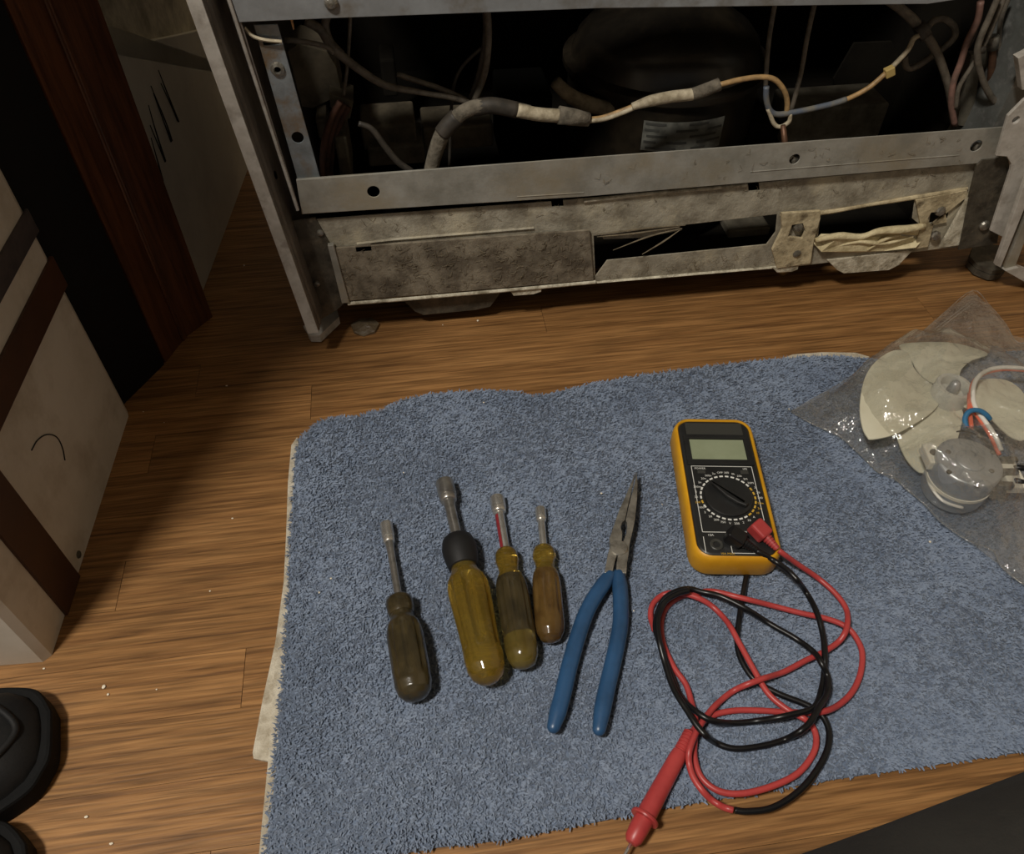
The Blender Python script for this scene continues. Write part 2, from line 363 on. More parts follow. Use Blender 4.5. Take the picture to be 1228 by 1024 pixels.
# ================================================================== LEFT SIDE: cabinets and panels
A0 = U(60, 793); A1 = U(157, 490); dA = (A1-A0)/np.linalg.norm(A1-A0); nA = np.array([dA[1], -dA[0], 0])
def onA(x, y, off=0.): return PL(x, y, A0 + nA*off, nA)
back = -nA*.45
t = thing('white_cabinet', (A0+A1)/2 + back/2, 'white painted cabinet with brown wooden trim strips at the left edge', 'cabinet')
HC = .84
e = .006
body = [A0 + dA*e, A0 - nA*e, A0 - nA*.45, A1 - nA*.45, A1 - nA*.012, A1 - nA*.003 - dA*.004, A1 - dA*.012]
build('body', *prism(body, (0, 0, HC)), 'white_paint', t)
def stripA(pts, name, m, th=.003, parent=t): return build(name, *plate([onA(*p) for p in pts], [], A0, -dA, (0, 0, 1), th, .0006), m, parent)
# vertical stile: base segment between two floor points
s0, s1 = onA(77, 737), onA(92, 690); s0[2] = s1[2] = 0
build('stile', *prism([s0+nA*.003, s1+nA*.003, s1-nA*.001, s0-nA*.001], (0, 0, HC)), 'brown_trim', t)
# horizontal rails (two heights)
za, zb = onA(64, 372)[2], onA(43, 340)[2]
build('rail', *obox((s1+A1)/2 + nA*.001 + np.array([0, 0, (za+zb)/2]), A1-s1-dA*.006, nA*.004, (0, 0, zb-za), .0008), 'brown_trim', t)
zc, zd = onA(26, 311)[2], onA(8, 288)[2]
build('torn_strip', *obox((s1+A1)/2 + nA*.001 + np.array([0, 0, (zc+zd)/2]), A1-s1-dA*.006, nA*.003, (0, 0, zd-zc), .0008), 'torn_dark', t)
build('added_countertop', *prism([A0+nA*.015-dA*.02, A1+nA*.015, A1-nA*.46, A0-nA*.46-dA*.02], (0, 0, .035)), 'stone_top', t).location.z = HC  # unseen top, added to help cast the shadow on the floor
nail = onA(94, 665); build('nail_head', *lathe([(0, .004), (.0012, .0036), (.002, .002)], nail, nA, 12), 'dark_metal', t)
cr = [onA(x, y, .0006) for x, y in [(38, 540), (45, 528), (56, 521), (68, 524), (75, 537), (78, 552)]]
build('hair_mark', *tube(catmull(cr, 4), .0006, 5), 'scratch', t)

# black panel put in for the shade of the gap, slightly set back
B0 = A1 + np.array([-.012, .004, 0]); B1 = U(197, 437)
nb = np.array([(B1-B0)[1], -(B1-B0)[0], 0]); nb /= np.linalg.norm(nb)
pb = build('gap_shade_panel', *prism([B0, B1, B1-nb*.03, B0-nb*.03], (0, 0, HC+.03)), 'gap_shade_panel')
tag(pb, 'black panel standing in for the deep shade between white cabinet and wooden post', 'panel')
# dark stained wooden post
W1, W2 = U(222, 405), U(255, 380)
t = thing('wooden_post', (W1+W2)/2 + np.array([-.04, .03, 0]), 'dark reddish-brown stained wooden post beside the black gap', 'post')
nw = np.array([(W1-B1)[1], -(W1-B1)[0], 0]); nw /= np.linalg.norm(nw)
Bq = B1 + (W1-B1)*.06
build('side_board', *prism([Bq, W1-(W1-B1)*.12, W1-(W1-B1)*.12-nw*.05, Bq-nw*.05], (0, 0, HC+.03)), 'dark_wood', t)
bk = np.array([-.055, .03, 0])
v, f = prism([W1-(W1-B1)*.10, W1, W2, W2+bk, W1+bk], (0, 0, HC+.03)); build('front_board', v, f, 'dark_wood', t)
g0 = W1-(W1-B1)*.10
build('edge_bead', *tube([g0+nw*.001+np.array([0, 0, z]) for z in (.001, HC)], .0022, 8), 'dark_wood', t)
build('edge_bead', *tube([W1+np.array([.0, -.0005, z]) for z in (.001, HC)], .0026, 8), 'dark_wood', t)
# white box standing further back beside the refrigerator
D0, D1 = U(243, 350), U(290, 222); dD = (D1-D0)/np.linalg.norm(D1-D0); nD = np.array([dD[1], -dD[0], 0])
def onD(x, y, off=0.): return PL(x, y, D0+nD*off, nD)
zt = onD(222, 41)[2]
t = thing('white_side_unit', D0 + dD*.3 - nD*.15, 'dim white boxy unit with black scratches and a rough top, left of the refrigerator', 'cabinet')
D2 = D1 + dD*.35; D00 = D0 - dD*.012
ta, tb_ = onD(120, 62), onD(222, 41); te = tb_ + (tb_-ta)/np.dot(tb_-ta, dD)*np.dot(D2-tb_, dD)
te[2] = max(te[2], .12)
build('body', *prism([D00, D2, te, tb_, ta, np.array([D00[0], D00[1], ta[2]+.02])], -nD*.25), 'white_paint2', t)
up = np.array([0, 0, .45])
build('rough_top', *prism([ta-nD*.012, tb_-nD*.012, te-nD*.012, te-nD*.012+up, tb_-nD*.012+up, ta-nD*.012+up], -nD*.2), 'stone_top', t)
for ln in [[(190, 84), (196, 100), (207, 128), (214, 146)], [(193, 100), (205, 126), (213, 145)], [(181, 103), (190, 125), (200, 150), (206, 169)], [(184, 112), (196, 145), (205, 170)],
           [(178, 126), (186, 155), (198, 193)], [(180, 150), (189, 172), (198, 194)], [(181, 165), (188, 190), (195, 217)]]:
    mb = MB().add(tube(catmull([onD(x, y, .0004) for x, y in ln], 3), [.0005, .0009, .0014], 5)); build('scratch', *mb.out(), 'scratch', t)

# ================================================================== REFRIGERATOR (open machine compartment)
YF, YS, YR = .772, .730, .764
XZ = dict(ax=(1, 0, 0), ay=(0, 0, 1))
fridge = thing('refrigerator', (.33, 1.1, 0), 'old dirty refrigerator with its open machine compartment showing compressor and wires', 'refrigerator')
def fp(pts, Y): return [P(x, y, Y) for x, y in pts]
def fplate(name, pts, Y, th, m, holes=(), bev=.0006, label=None, parent=fridge):
    # front face at Y, thickness goes back (+Y)
    v, f = plate(fp(pts, Y), holes, (0, Y, 0), (1, 0, 0), (0, 0, 1), th, bev)
    v = [np.array([p[0], 2*Y-p[1], p[2]]) for p in v]
    return build(name, v, f, m, parent, label=label)
def hole(x, y, Y, r, n=18):
    q = P(x, y, Y); return circ(q[0], q[2], r, Y, n)
def sq(x, y, Y, wx, wz):
    q = P(x, y, Y); return [q+np.array([a*wx, 0, b*wz]) for a, b in ((-1, -1), (1, -1), (1, 1), (-1, 1))]
# rails
tr_ = fplate('top_rail', [(200, -230), (287, 27), (400, 22), (720, 10), (1100, 5), (1112, 5), (1172, -4), (1190, -230)], .758, .0016, 'galv_blue')  # upper part extended out of view to block ambient light
q = P(397, 3, .758); build('screw', *lathe([(-.002, .006), (.002, .006), (.004, .004), (.005, .001)], q, (0, -1, 0), 14), 'screw', tr_)
cr_ = fplate('cross_rail', [(355, 216), (700, 189), (1205, 152), (1197, 194), (700, 236), (362, 257)], YR, .0015, 'galv',
       holes=[hole(448, 230, YR, .0066), hole(953, 191, YR, .0060), hole(1171, 175, YR, .0068)])
a, b = P(355, 216, YR), P(1205, 152, YR); build('rail_flange', *box(a[0], b[0], YR+.0016, YR+.006, min(a[2], b[2])-.003, min(a[2], b[2])-.0015), 'galv', fridge)
a, b = P(362, 256, YR), P(1197, 194, YR)
# rolled seam line on the rail
for (x0, y0, x1, y1) in [(620, 236, 700, 231), (900, 206, 1150, 186)]:
    build('seam', *tube([P(x0, y0, YR-.0002), P(x1, y1, YR-.0002)], .0006, 6), 'galv', cr_)
for x, y in [(953, 192), (1171, 176)]:
    q = P(x, y, YR+.006); build('screw', *lathe([(-.002, .0052), (.002, .0052), (.003, .003)], q, (.3, -1, .2), 12), 'screw', cr_)
# upright bracket
ub_ = fplate('upright_bracket', [(304, 30), (333, 29), (384, 213), (357, 216)], YF-.002, .0015, 'bracket', holes=[hole(357, 165, YF-.002, .0058), sq(325, 51, YF-.002, .007, .0022)])
q = P(333, 83, YF-.002); build('screw', *lathe([(0, .007), (.002, .006), (.003, .0035), (.0005, .0028), (-.002, .002)], q, (0, -1, 0), 14), 'screw', ub_)
build('wire', *tube(catmull([P(x, y, YF-.006) for x, y in [(293, 33), (303, 43), (318, 48), (338, 50)]], 5), .0016, 6), 'sleeve_white', fridge)
# left side wall: inner face, front edge, top return
X0, X1 = P(370, 398, YS), P(222, -8, YS)
sd = X1-X0; X1 = X0 + sd*1.25; sd = X1-X0
def side(x_off, y_off, s): return X0 + sd*s + np.array([x_off, y_off, 0])
v = []; f = []
prof = [(0, 0), (.011, -.0005), (.013, .003), (.0125, .010), (.0145, .013), (.0145, .42), (0, .42)]
for s in (0, 1): v += [side(px, py, s) for px, py in prof]
n = len(prof); f = [list(range(n)), list(range(n, 2*n))[::-1]] + [[i, (i+1) % n, n+(i+1) % n, n+i] for i in range(n)]
build('side_wall', v, f, 'side_in', fridge)
v = [side(px, py, s) for s in (-.003, 1.0) for px, py in ((-.001, -.001), (.0115, -.0018), (.0115, .0012), (-.001, .0012))]
build('front_edge', v, [[0, 1, 2, 3], [7, 6, 5, 4]] + [[i, (i+1) % 4, 4+(i+1) % 4, 4+i] for i in range(4)], 'side_edge', fridge, label='pale scuffed front edge of the left side wall')
# inner flange of side wall (raised line)
build('flange_edge', *tube([P(268, -20, YF-.014), P(357, 252, YF-.012)], .0018, 8), 'side_edge', fridge)
v, f = prism([P(275, -20, YF-.012), P(266, -20, YF-.012), P(355, 252, YF-.012), P(359, 251, YF-.012)], (0, .0015, 0)); build('side_flange', v, f, 'side_in', fridge)
sn = np.cross(sd, [0, 1., 0]); sn /= np.linalg.norm(sn); sn = sn*np.sign(sn[0]); sp = side(.0147, .1, 0)
build('screw_hole', *lathe([(0, .004), (.0012, .004), (.0012, .001)], PL(330, 210, sp, sn), sn, 12), 'hole', fridge)
# base pan with openings
HO1 = fp([(712, 283), (820, 270), (932, 257), (930, 278), (919, 293), (728, 312), (714, 331)], YF)
HO2 = fp([(984, 258), (1040, 248), (1097, 239), (1094, 262), (1106, 272), (1030, 283), (980, 293)], YF)
HO3 = fp([(1118, 245), (1140, 240), (1136, 262), (1114, 268)], YF)
pan = [(376, 263), (520, 252), (661, 241.5), (662, 248), (676, 247), (675, 240.2), (700, 238), (897, 220.5), (898, 229), (911, 228), (910, 219), (1172, 196), (1168, 240), (1161, 294), (1100, 302), (985, 316), (935, 322), (712, 340), (560, 352), (415, 364), (398, 300)]
fplate('base_pan', pan, YF, .0015, 'dirty', holes=[HO1, HO2, HO3])
build('gap_shade_strip', *prism([P(366, 240, YF+.012), P(1190, 175, YF+.012), P(1172, 215, YF+.012), P(378, 285, YF+.012)], (0, .0015, 0)), 'hole', fridge)  # black strip painting in the shade between cross rail and pan
# ribs pressed into the pan
build('rib', *tube([P(428, 292, YF), P(470, 287, YF), P(640, 273, YF)], .0022, 8, .6), 'dirty', fridge)
build('rolled_lip', *tube(catmull([P(x, y, YF-.001) for x, y in [(700, 241), (780, 232), (895, 222)]], 4), .0022, 8), 'dirty_light', fridge)
build('rolled_lip', *tube(catmull([P(x, y, YF-.001) for x, y in [(936, 257), (985, 255), (1040, 246), (1100, 236), (1160, 226)]], 4), [.002, .003, .002, .003, .002], 8), 'cream_dirty', fridge)
# cover panel over the left opening
fplate('cover_panel', [(400, 298), (550, 287), (707, 276), (712, 336), (560, 349), (417, 361)], YF-.005, .003, 'dirty_panel', holes=[sq(436, 298, YF-.005, .008, .003)], label='brown lint-covered cover panel')
fplate('panel_frame', [(393, 295), (400, 294), (419, 363), (410, 364)], YF-.008, .006, 'galv')
build('bottom_lip', *tube(catmull([P(x, y, YF-.004) for x, y in [(417, 364), (480, 359), (560, 352), (640, 345), (714, 338)]], 3), .0024, 8), 'dirty_light', fridge)
# sloped ledge under opening
v = fp([(728, 312), (918, 293), (928, 300)], YF+.03) + fp([(936, 321), (820, 331), (712, 340)], YF-.003)
build('sill_ledge', *prism(v, (0, .002, -.002)), 'dirty_light', fridge)
st_ = fplate('strut', [(937, 256), (984, 253), (984, 262), (976, 290), (972, 316), (932, 322), (926, 300), (938, 275)], YF-.006, .004, 'cream_dirty', holes=[fp([(945, 284), (950, 270), (963, 268), (966, 278), (962, 286)], YF-.006)])
for x, y in [(957, 272), (955, 303)]:
    build('bolt', *lathe([(-.004, .006), (.001, .006), (.003, .005), (.0035, .002)], P(x, y, YF-.004), (0, -1, .2), 8), 'screw', st_)
mp_ = fplate('mount_plate', [(1098, 240), (1160, 228), (1163, 234), (1120, 268), (1113, 296), (1098, 299), (1104, 270)], YF-.004, .003, 'cream_dirty', holes=[fp([(1113, 262), (1117, 255), (1133, 255), (1135, 266), (1116, 270)], YF-.004)])
build('gusset', *prism([P(1163, 234, YF-.008), P(1150, 294, YF-.008), P(1128, 297, YF-.008)], (0, .004, 0)), 'dirty_light', fridge)
for x, y in [(1128, 253), (1122, 283)]:
    build('bolt', *lathe([(-.004, .0065), (.001, .0065), (.003, .005), (.0035, .002)], P(x, y, YF-.004), (0, -1, .2), 8), 'screw', mp_)
# torn paper in the right opening
mb = MB(); pp = [(975, 291), (985, 281), (1010, 281), (1032, 284), (1050, 278), (1080, 276), (1108, 270), (1110, 284), (1098, 297), (1060, 301), (1020, 303), (985, 302)]
P3 = [P(x, y, YF-.004+.006*math.sin(i*2.1)) for i, (x, y) in enumerate(pp)]
build('torn_paper', *prism(P3, (0, .0012, 0)), 'paper', fridge)
mb.add(tube(catmull([P(x, y, YF-.006+.003*math.sin(x)) for x, y in [(978, 288), (1005, 283), (1032, 284), (1055, 277), (1085, 275), (1108, 271)]], 4), [.003, .005, .0035, .0055, .004], 8)); build('paper_edge', *mb.out(), 'paper', fridge, True)
for ln in [[(1000, 296), (1030, 290), (1060, 292), (1095, 284)], [(1040, 300), (1062, 286), (1080, 282)]]:
    build('paper_crease', *tube(catmull([P(x, y, YF-.006) for x, y in ln], 4), [.001, .003, .0012], 6), 'paper', fridge, True)
# tabs and skids under the pan
fplate('tab', [(611, 348), (650, 344), (649, 350), (640, 353), (616, 355)], YF-.004, .002, 'dirty_light')
fplate('tab', [(926, 321), (958, 317), (957, 323), (950, 326), (932, 327)], YF-.004, .002, 'dirty_light')
fplate('skid', [(482, 359), (602, 349), (588, 368), (570, 372), (508, 378), (498, 374)], YF+.006, .02, 'dark_metal')
fplate('skid', [(992, 312), (1095, 300), (1078, 318), (1066, 324), (1012, 328), (1004, 324)], YF-.002, .02, 'dirty_light')
# dark left corner post
cl_ = fplate('corner_post', [(344, 266), (378, 261), (400, 300), (413, 364), (404, 372), (370, 392), (362, 340)], YF-.002, .003, 'dark_metal')
for x, y in [(384, 279), (380, 340), (353, 288)]:
    build('screw', *lathe([(0, .004), (.002, .0035), (.003, .001)], P(x, y, YF-.002), (0, -1, 0), 10), 'screw', cl_)
v, f = prism([U(x, y, .012) for x, y in [(364, 393), (371, 404), (384, 404), (407, 382), (404, 371), (380, 388)]], (0, 0, .003)); build('corner_foot', v, f, 'side_edge', fridge)
v, f = prism([U(x, y, .011) for x, y in [(369, 400), (372, 404), (384, 404), (407, 382), (404, 378)]], (0, 0, -.008)); build('corner_foot_lip', v, f, 'side_edge', fridge)
build('leveling_foot', *lathe([(0, .010), (.004, .010), (.005, .004), (.012, .004)], U(392, 378), (0, 0, 1), 12), 'dark_metal', fridge)
# right corner
cp_ = fplate('corner_post', [(1172, 198), (1178, 192), (1209, 189), (1211, 200), (1196, 292), (1150, 300), (1163, 235)], YF-.010, .004, 'dark_metal')
build('bolt', *lathe([(0, .007), (.002, .0068), (.004, .005), (.0045, .002)], P(1180, 270, YF-.010), (0, -1, .1), 12), 'screw', cp_)
fplate('hinge_bracket', [(1240, 112), (1228, 120), (1209, 139), (1195, 187), (1208, 188), (1213, 197), (1212, 204), (1188, 277), (1204, 285), (1240, 190)], YF-.022, .004, 'side_edge', holes=[hole(1218.5, 144, YF-.022, .0042, 12)], label='pale hinge bracket at the right corner')
fplate('right_front_edge', [(1240, 188), (1194, 318), (1200, 321), (1240, 222)], YF-.034, .006, 'side_edge')
fplate('right_cover', [(1244, 225), (1205, 322), (1207, 326), (1216, 324), (1244, 250)], YF-.03, .02, 'galv')
v, f = prism([P(x, y, YF-.036) for x, y in [(1206, 325), (1222, 321), (1250, 332), (1250, 350)]], (0, .02, -.004)); build('right_lower_corner', v, f, 'side_edge', fridge)
ft = [U(x, y, .012) for x, y in [(1161, 312), (1164, 301), (1180, 296), (1203, 300), (1206, 322), (1200, 328), (1188, 329), (1170, 322)]]
build('right_foot', *prism(ft, (0, 0, .006)), 'dark_metal', fridge); build('right_foot_lip', *prism([p+np.array([0, -.001, -.001]) for p in ft], (0, 0, -.008)), 'dark_metal', fridge)
# inner shell of compartment
xl, xr = side(.014, 0, 0)[0]+.01, P(1225, 150, YF)[0]+.03
zf = .052
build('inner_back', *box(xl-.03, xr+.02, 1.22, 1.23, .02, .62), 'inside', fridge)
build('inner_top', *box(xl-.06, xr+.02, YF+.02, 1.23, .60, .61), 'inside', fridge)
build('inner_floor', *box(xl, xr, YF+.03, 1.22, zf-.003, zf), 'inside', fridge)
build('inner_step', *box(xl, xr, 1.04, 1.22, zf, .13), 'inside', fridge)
build('under_shade_sheet', *box(xl+.02, xr, YF+.12, YF+.125, .004, zf-.004), 'hole', fridge)  # black sheet put in for the darkness behind the pan openings
rw = [P(1192, 150, YF+.004)*np.array([1, 1, 0])+np.array([0, 0, zf]), np.array([xr-.01, 1.22, zf]), np.array([xr+.02, 1.22, zf]), P(1260, 150, YF+.004)*np.array([1, 1, 0])+np.array([0, 0, zf])]
xw = rw[0][0]
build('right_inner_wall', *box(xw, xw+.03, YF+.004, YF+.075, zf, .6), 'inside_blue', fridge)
build('right_wall_shade', *box(xw, xw+.03, YF+.076, 1.219, zf, .6), 'inside', fridge)  # rear of the right wall, its shade put into a darker colour
fplate('upper_door_edge', [(1221, 70), (1240, 60), (1240, 108), (1226, 108)], YF-.02, .01, 'side_edge')
# compressor
R = .118; cc = P(790, 120, YF+.05+R); Yc = cc[1]; cz = zf
z_l0, z_l1 = P(785, 186, Yc-R)[2]+.002, P(785, 149, Yc-R)[2]
z_lip = P(785, 128, Yc-R*1.05)[2]; z_sh = P(790, 74, Yc-R*.82)[2]; z_top = z_sh+.032
build('compressor', *lathe([(0, R*.8), (.010, R*.9), (.06, R*.97), (z_lip-cz-.006, R*.99), (z_lip-cz-.004, R*1.05), (z_lip-cz+.003, R*1.05), (z_lip-cz+.006, R*.99), (z_sh-cz-.03, R*.965), (z_sh-cz-.012, R*.91), (z_sh-cz, R*.82), (z_sh-cz+.012, R*.66), (z_top-cz-.007, R*.42), (z_top-cz, R*.15), (z_top-cz, .004)], (cc[0], cc[1], cz), (0, 0, 1), 48), 'compressor', fridge, math.radians(50))
comp = [o for o in fridge.children if o.name.startswith('compressor')][0]
def on_comp(ang, z, r): return np.array([cc[0] + r*math.sin(ang), cc[1] - r*math.cos(ang), z])
# sticker on its side
a0, a1 = -.44, .38; zb0, zb1 = z_l0, z_l1
v = []; f = []
for k in range(9):
    an = a0+(a1-a0)*k/8
    for z in (zb0, zb1): v.append(on_comp(an, z, R*.993+.0012))
f = [[2*k, 2*k+2, 2*k+3, 2*k+1] for k in range(8)]
lab = build('data_label', v, f, 'label_silver', comp, True)
mb = MB()
for row, (zz, spans) in enumerate([(.094, [(-.42, -.22), (.0, .2)]), (.088, [(-.42, -.28), (-.12, .1), (.2, .36)]), (.082, [(-.4, -.2), (.02, .3)]), (.076, [(-.42, -.3), (-.2, .0), (.1, .36)]), (.070, [(-.4, -.1), (.05, .2)])]):
    for (p, q) in spans:
        a_, b_ = np.linspace(p, q, 4), None
        vv = []
        for an in a_:
            vv += [on_comp(an, z_l0+(zz-.068)*1.2, R*.993+.0016), on_comp(an, z_l0+(zz-.068)*1.2+.0028, R*.993+.0016)]
        mb.add((vv, [[2*k, 2*k+2, 2*k+3, 2*k+1] for k in range(3)]))
build('label_print', *mb.out(), 'print_dark', comp)
# dusty ledge left of compressor and suction tube
build('suction_tube', *tube(catmull([P(x, y, YF+.09) for x, y in [(666, 98), (680, 112), (700, 123), (730, 130), (760, 131)]], 5), [.007, .009, .007], 10), 'dust', fridge, True)
for k, ang in enumerate((-1.15, 1.0)):
    q = on_comp(ang, cz+.004, R*1.15); build('mount_foot', *box(q[0]-.028, q[0]+.028, q[1]-.03, q[1]+.03, cz, cz+.012, .002), 'inside_grey', fridge)
# left: cream bracket, copper tubing, fan shroud blocks
def ibox(name, x0, y0, x1, y1, Y, d, m):   # box whose front face spans the two pixels at depth Y
    a, b = P(x0, y0, Y), P(x1, y1, Y)
    return build(name, *box(min(a[0], b[0]), max(a[0], b[0]), Y, Y+d, min(a[2], b[2]), max(a[2], b[2]), .003), m, fridge)
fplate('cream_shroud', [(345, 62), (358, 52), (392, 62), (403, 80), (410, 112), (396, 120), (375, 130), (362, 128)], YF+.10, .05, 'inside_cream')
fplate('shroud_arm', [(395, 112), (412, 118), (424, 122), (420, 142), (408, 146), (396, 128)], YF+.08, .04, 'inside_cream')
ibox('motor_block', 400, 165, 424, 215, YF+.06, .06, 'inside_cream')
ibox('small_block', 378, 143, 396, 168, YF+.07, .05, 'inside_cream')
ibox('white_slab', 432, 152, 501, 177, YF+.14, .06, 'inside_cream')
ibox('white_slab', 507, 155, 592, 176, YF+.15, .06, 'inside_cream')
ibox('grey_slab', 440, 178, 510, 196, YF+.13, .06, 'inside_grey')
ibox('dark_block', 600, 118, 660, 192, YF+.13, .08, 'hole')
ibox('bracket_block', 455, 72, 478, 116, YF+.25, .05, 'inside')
for k in range(3):
    build('copper_tube', *tube(catmull([P(x+k*5, y+k*3, YF+.05+.008*k) for x, y in [(408, 122), (398, 140), (389, 170), (386, 210), (388, 240)]], 5), .0035, 8), 'rust', fridge, True)
# right: terminal box, cardboard, grey posts
ibox('terminal_box', 950, 132, 1052, 168, YF+.12, .06, 'inside_grey')
ibox('relay_box', 900, 150, 955, 190, YF+.14, .05, 'inside')
v, f = prism([P(x, y, YF+.20) for x, y in [(1000, 95), (1025, 52), (1070, 50), (1090, 100), (1085, 160), (1000, 150)]], (0, .004, 0)); build('cardboard_flap', v, f, 'inside', fridge)
v, f = prism([P(x, y, YF+.05) for x, y in [(1147, 150), (1158, 100), (1165, 66), (1178, 66), (1172, 105), (1164, 152)]], (0, .012, 0)); build('grey_post', v, f, 'inside_grey', fridge)
v, f = prism([P(x, y, YF+.055) for x, y in [(1166, 152), (1175, 105), (1182, 60), (1192, 60), (1190, 110), (1186, 150)]], (0, .012, 0)); build('grey_post', v, f, 'inside_grey', fridge)
build('copper_tube', *tube(catmull([P(x, y, YF+.045) for x, y in [(1190, 52), (1190, 75), (1187, 105), (1184, 120)]], 4), .0042, 10), 'copper', fridge, True)
build('tube_fitting', *tube([P(1191, 44, YF+.044), P(1190, 58, YF+.044)], .0062, 10), 'screw', fridge, True)
# wires
def wire(pts, Y, r, m, name='wire', seg=8, dY=0.):
    return build(name, *tube(catmull([P(x, y, Y + dY*math.sin(i*1.3)) for i, (x, y) in enumerate(pts)], 6), r, seg), m, fridge, True)
wire([(366, 25), (385, 36), (400, 58), (432, 84), (462, 102), (500, 110), (540, 117), (566, 124)], YF+.05, [.0045, .005, .0042, .003, .003], 'wire_grey')
wire([(397, -5), (394, 15), (390, 30), (396, 50), (410, 65)], YF+.052, .004, 'wire_grey')
wire([(476, 89), (500, 97), (530, 107), (566, 123)], YF+.06, .003, 'wire_grey')
wire([(583, -2), (586, 40), (582, 85), (569, 121)], YF+.05, .0034, 'wire_grey')
wire([(580, -2), (582, 40), (575, 85), (563, 121)], YF+.06, .0026, 'wire_dark')
wire([(577, 58), (556, 78), (545, 100), (541, 135), (539, 200)], YF+.075, .0018, 'wire_dark')
wire([(421, 2), (419, 45), (416, 85), (412, 114)], YF+.065, .0018, 'wire_grey')
wire([(342, 48), (365, 50), (391, 56), (400, 64)], YF+.03, .0026, 'wire_grey')
wire([(430, 148), (446, 155), (462, 176), (477, 194), (494, 206)], YF+.03, [.003, .0036, .004], 'wire_dark')
wire([(516, 206), (523, 180), (532, 158), (545, 143), (562, 131), (585, 127), (610, 130), (635, 135)], YF+.025, [.0075, .0085, .0075, .008, .0075], 'sleeve', 'cable_sleeve', 12, .002)
wire([(530, 160), (537, 151), (548, 140)], YF+.024, .009, 'wire_dark', 'tape_wrap', 12)
wire([(566, 130), (590, 126.5), (620, 132)], YF+.025, .0084, 'wire_dark', 'tape_wrap', 12)
wire([(620, 132), (645, 137), (672, 139)], YF+.022, .007, 'sleeve_white', 'cable_sleeve', 12)
b = [P(670, 138, YF+.02), P(688, 140.5, YF+.02), P(706, 143.5, YF+.02)]
build('rubber_boot', *tube(b, [.0095, .0088, .0072], 14), 'sleeve', fridge, True)
wire([(703, 143), (722, 141), (745, 133), (768, 124)], YF+.02, .0026, 'wire_orange', dY=.001)
wire([(703, 145.5), (724, 143), (746, 135.5), (768, 126)], YF+.018, .0024, 'sleeve_white')
wire([(758, 128), (780, 121), (805, 116), (830, 113), (848, 107), (863, 101)], YF+.016, [.0038, .0058, .006, .0062, .0062, .006], 'sleeve_white', 'wire_splice', 12)
wire([(830, 113), (840, 110), (863, 101)], YF+.0158, [.0062, .0066, .0066], 'sleeve', 'splice_tape', 12)
wire([(862, 102), (885, 96), (910, 92.5), (928, 95), (940, 108), (944, 122), (943, 138)], YF+.016, .0029, 'wire_orange')
wire([(919, 104), (919, 118), (923, 132), (932, 137), (950, 135), (975, 130), (1000, 124), (1015, 119)], YF+.014, .0032, 'wire_blue')
wire([(1000, 124.5), (1020, 117), (1042, 105), (1062, 88)], YF+.02, .0027, 'wire_orange')
wire([(1062, 88), (1078, 72), (1090, 58), (1096, 46), (1106, 41)], YF+.025, .0027, 'sleeve_white')
q = P(1066.5, 86, YF+.02); build('wire_clip', *obox(q, (.009, 0, .004), (0, .008, 0), (-.004, 0, .009), .001), 'yellow_clip', fridge)
wire([(931, -4), (924, 35), (920, 70), (918, 106)], YF+.04, .0026, 'wire_grey')
wire([(977, 4), (968, 45), (960, 90), (948, 136)], YF+.05, .0027, 'wire_grey')
wire([(921, 130), (928, 148), (936, 152), (946, 146), (948, 136)], YF+.013, .0024, 'sleeve_white')
build('wire_splice', *tube([P(939, 150, YF+.008), P(941, 168, YF+.003), P(943, 182, YF-.006)], [.0028, .0036, .0012], 8), 'copper', fridge, True)
wire([(1056, -6), (1082, 12), (1105, 35), (1122, 60), (1132, 85), (1139, 112), (1144, 150)], YF+.035, [.0045, .005, .0045, .0045, .004], 'wire_grey')
wire([(1112, 33), (1120, 25), (1132, 23), (1144, 32), (1144, 45), (1128, 60), (1098, 80), (1087, 80), (1085, 68)], YF+.05, .0036, 'wire_grey')
wire([(1176, 2), (1172, 25), (1160, 50), (1152, 75), (1143, 100), (1141, 125), (1145, 150)], YF+.03, .0036, 'wire_pink')
wire([(1198, -6), (1186, 22), (1176, 45), (1172, 62), (1176, 88), (1188, 115), (1210, 139)], YF+.02, [.0032, .0036, .0036], 'wire_grey')
wire([(1206, -6), (1195, 20), (1182, 50), (1165, 80), (1150, 105), (1146, 130)], YF+.028, .0026, 'wire_grey')
wire([(1211, -6), (1200, 25), (1198, 60), (1197, 100), (1190, 115)], YF+.05, .0026, 'wire_grey')
wire([(1178, -6), (1174, 20), (1166, 45), (1160, 56)], YF+.045, .003, 'wire_dark')
build('cable_tie', *tube([P(1100, 42, YF+.03), P(1112, 33, YF+.03)], .009, 10), 'wire_dark', fridge, True)
build('cable_tie', *tube([P(1170, 60, YF+.022), P(1180, 60, YF+.022)], .004, 8), 'wire_dark', fridge, True)
# lint hairs stuck on the panel, pan and rail
mb = MB()
def lint(x0, x1, ya, yb, Y, n, rr=.0003):
    for _ in range(n):
        s = random.random(); x = x0+(x1-x0)*s; y = ya(x) + (yb(x)-ya(x))*random.random()
        p = P(x, y, Y-.0008); a = random.uniform(0, 6.28); L = random.uniform(.003, .011); q = random.uniform(-1, 1)*.004
        d = np.array([math.cos(a), 0, math.sin(a)]); n_ = np.array([-math.sin(a), 0, math.cos(a)])
        mb.add(tube([p-d*L/2, p+n_*q+np.array([0, -.001, 0]), p+d*L/2], rr*random.uniform(.6, 1.5), 3))
lint(410, 705, lambda x: 300-.072*(x-410), lambda x: 358-.08*(x-410), YF-.005, 320, .0002)
lint(390, 1160, lambda x: 265-.085*(x-390), lambda x: 285-.088*(x-390), YF, 90, .0002)
lint(730, 930, lambda x: 318-.09*(x-730), lambda x: 336-.09*(x-730), YF-.002, 60, .0002)
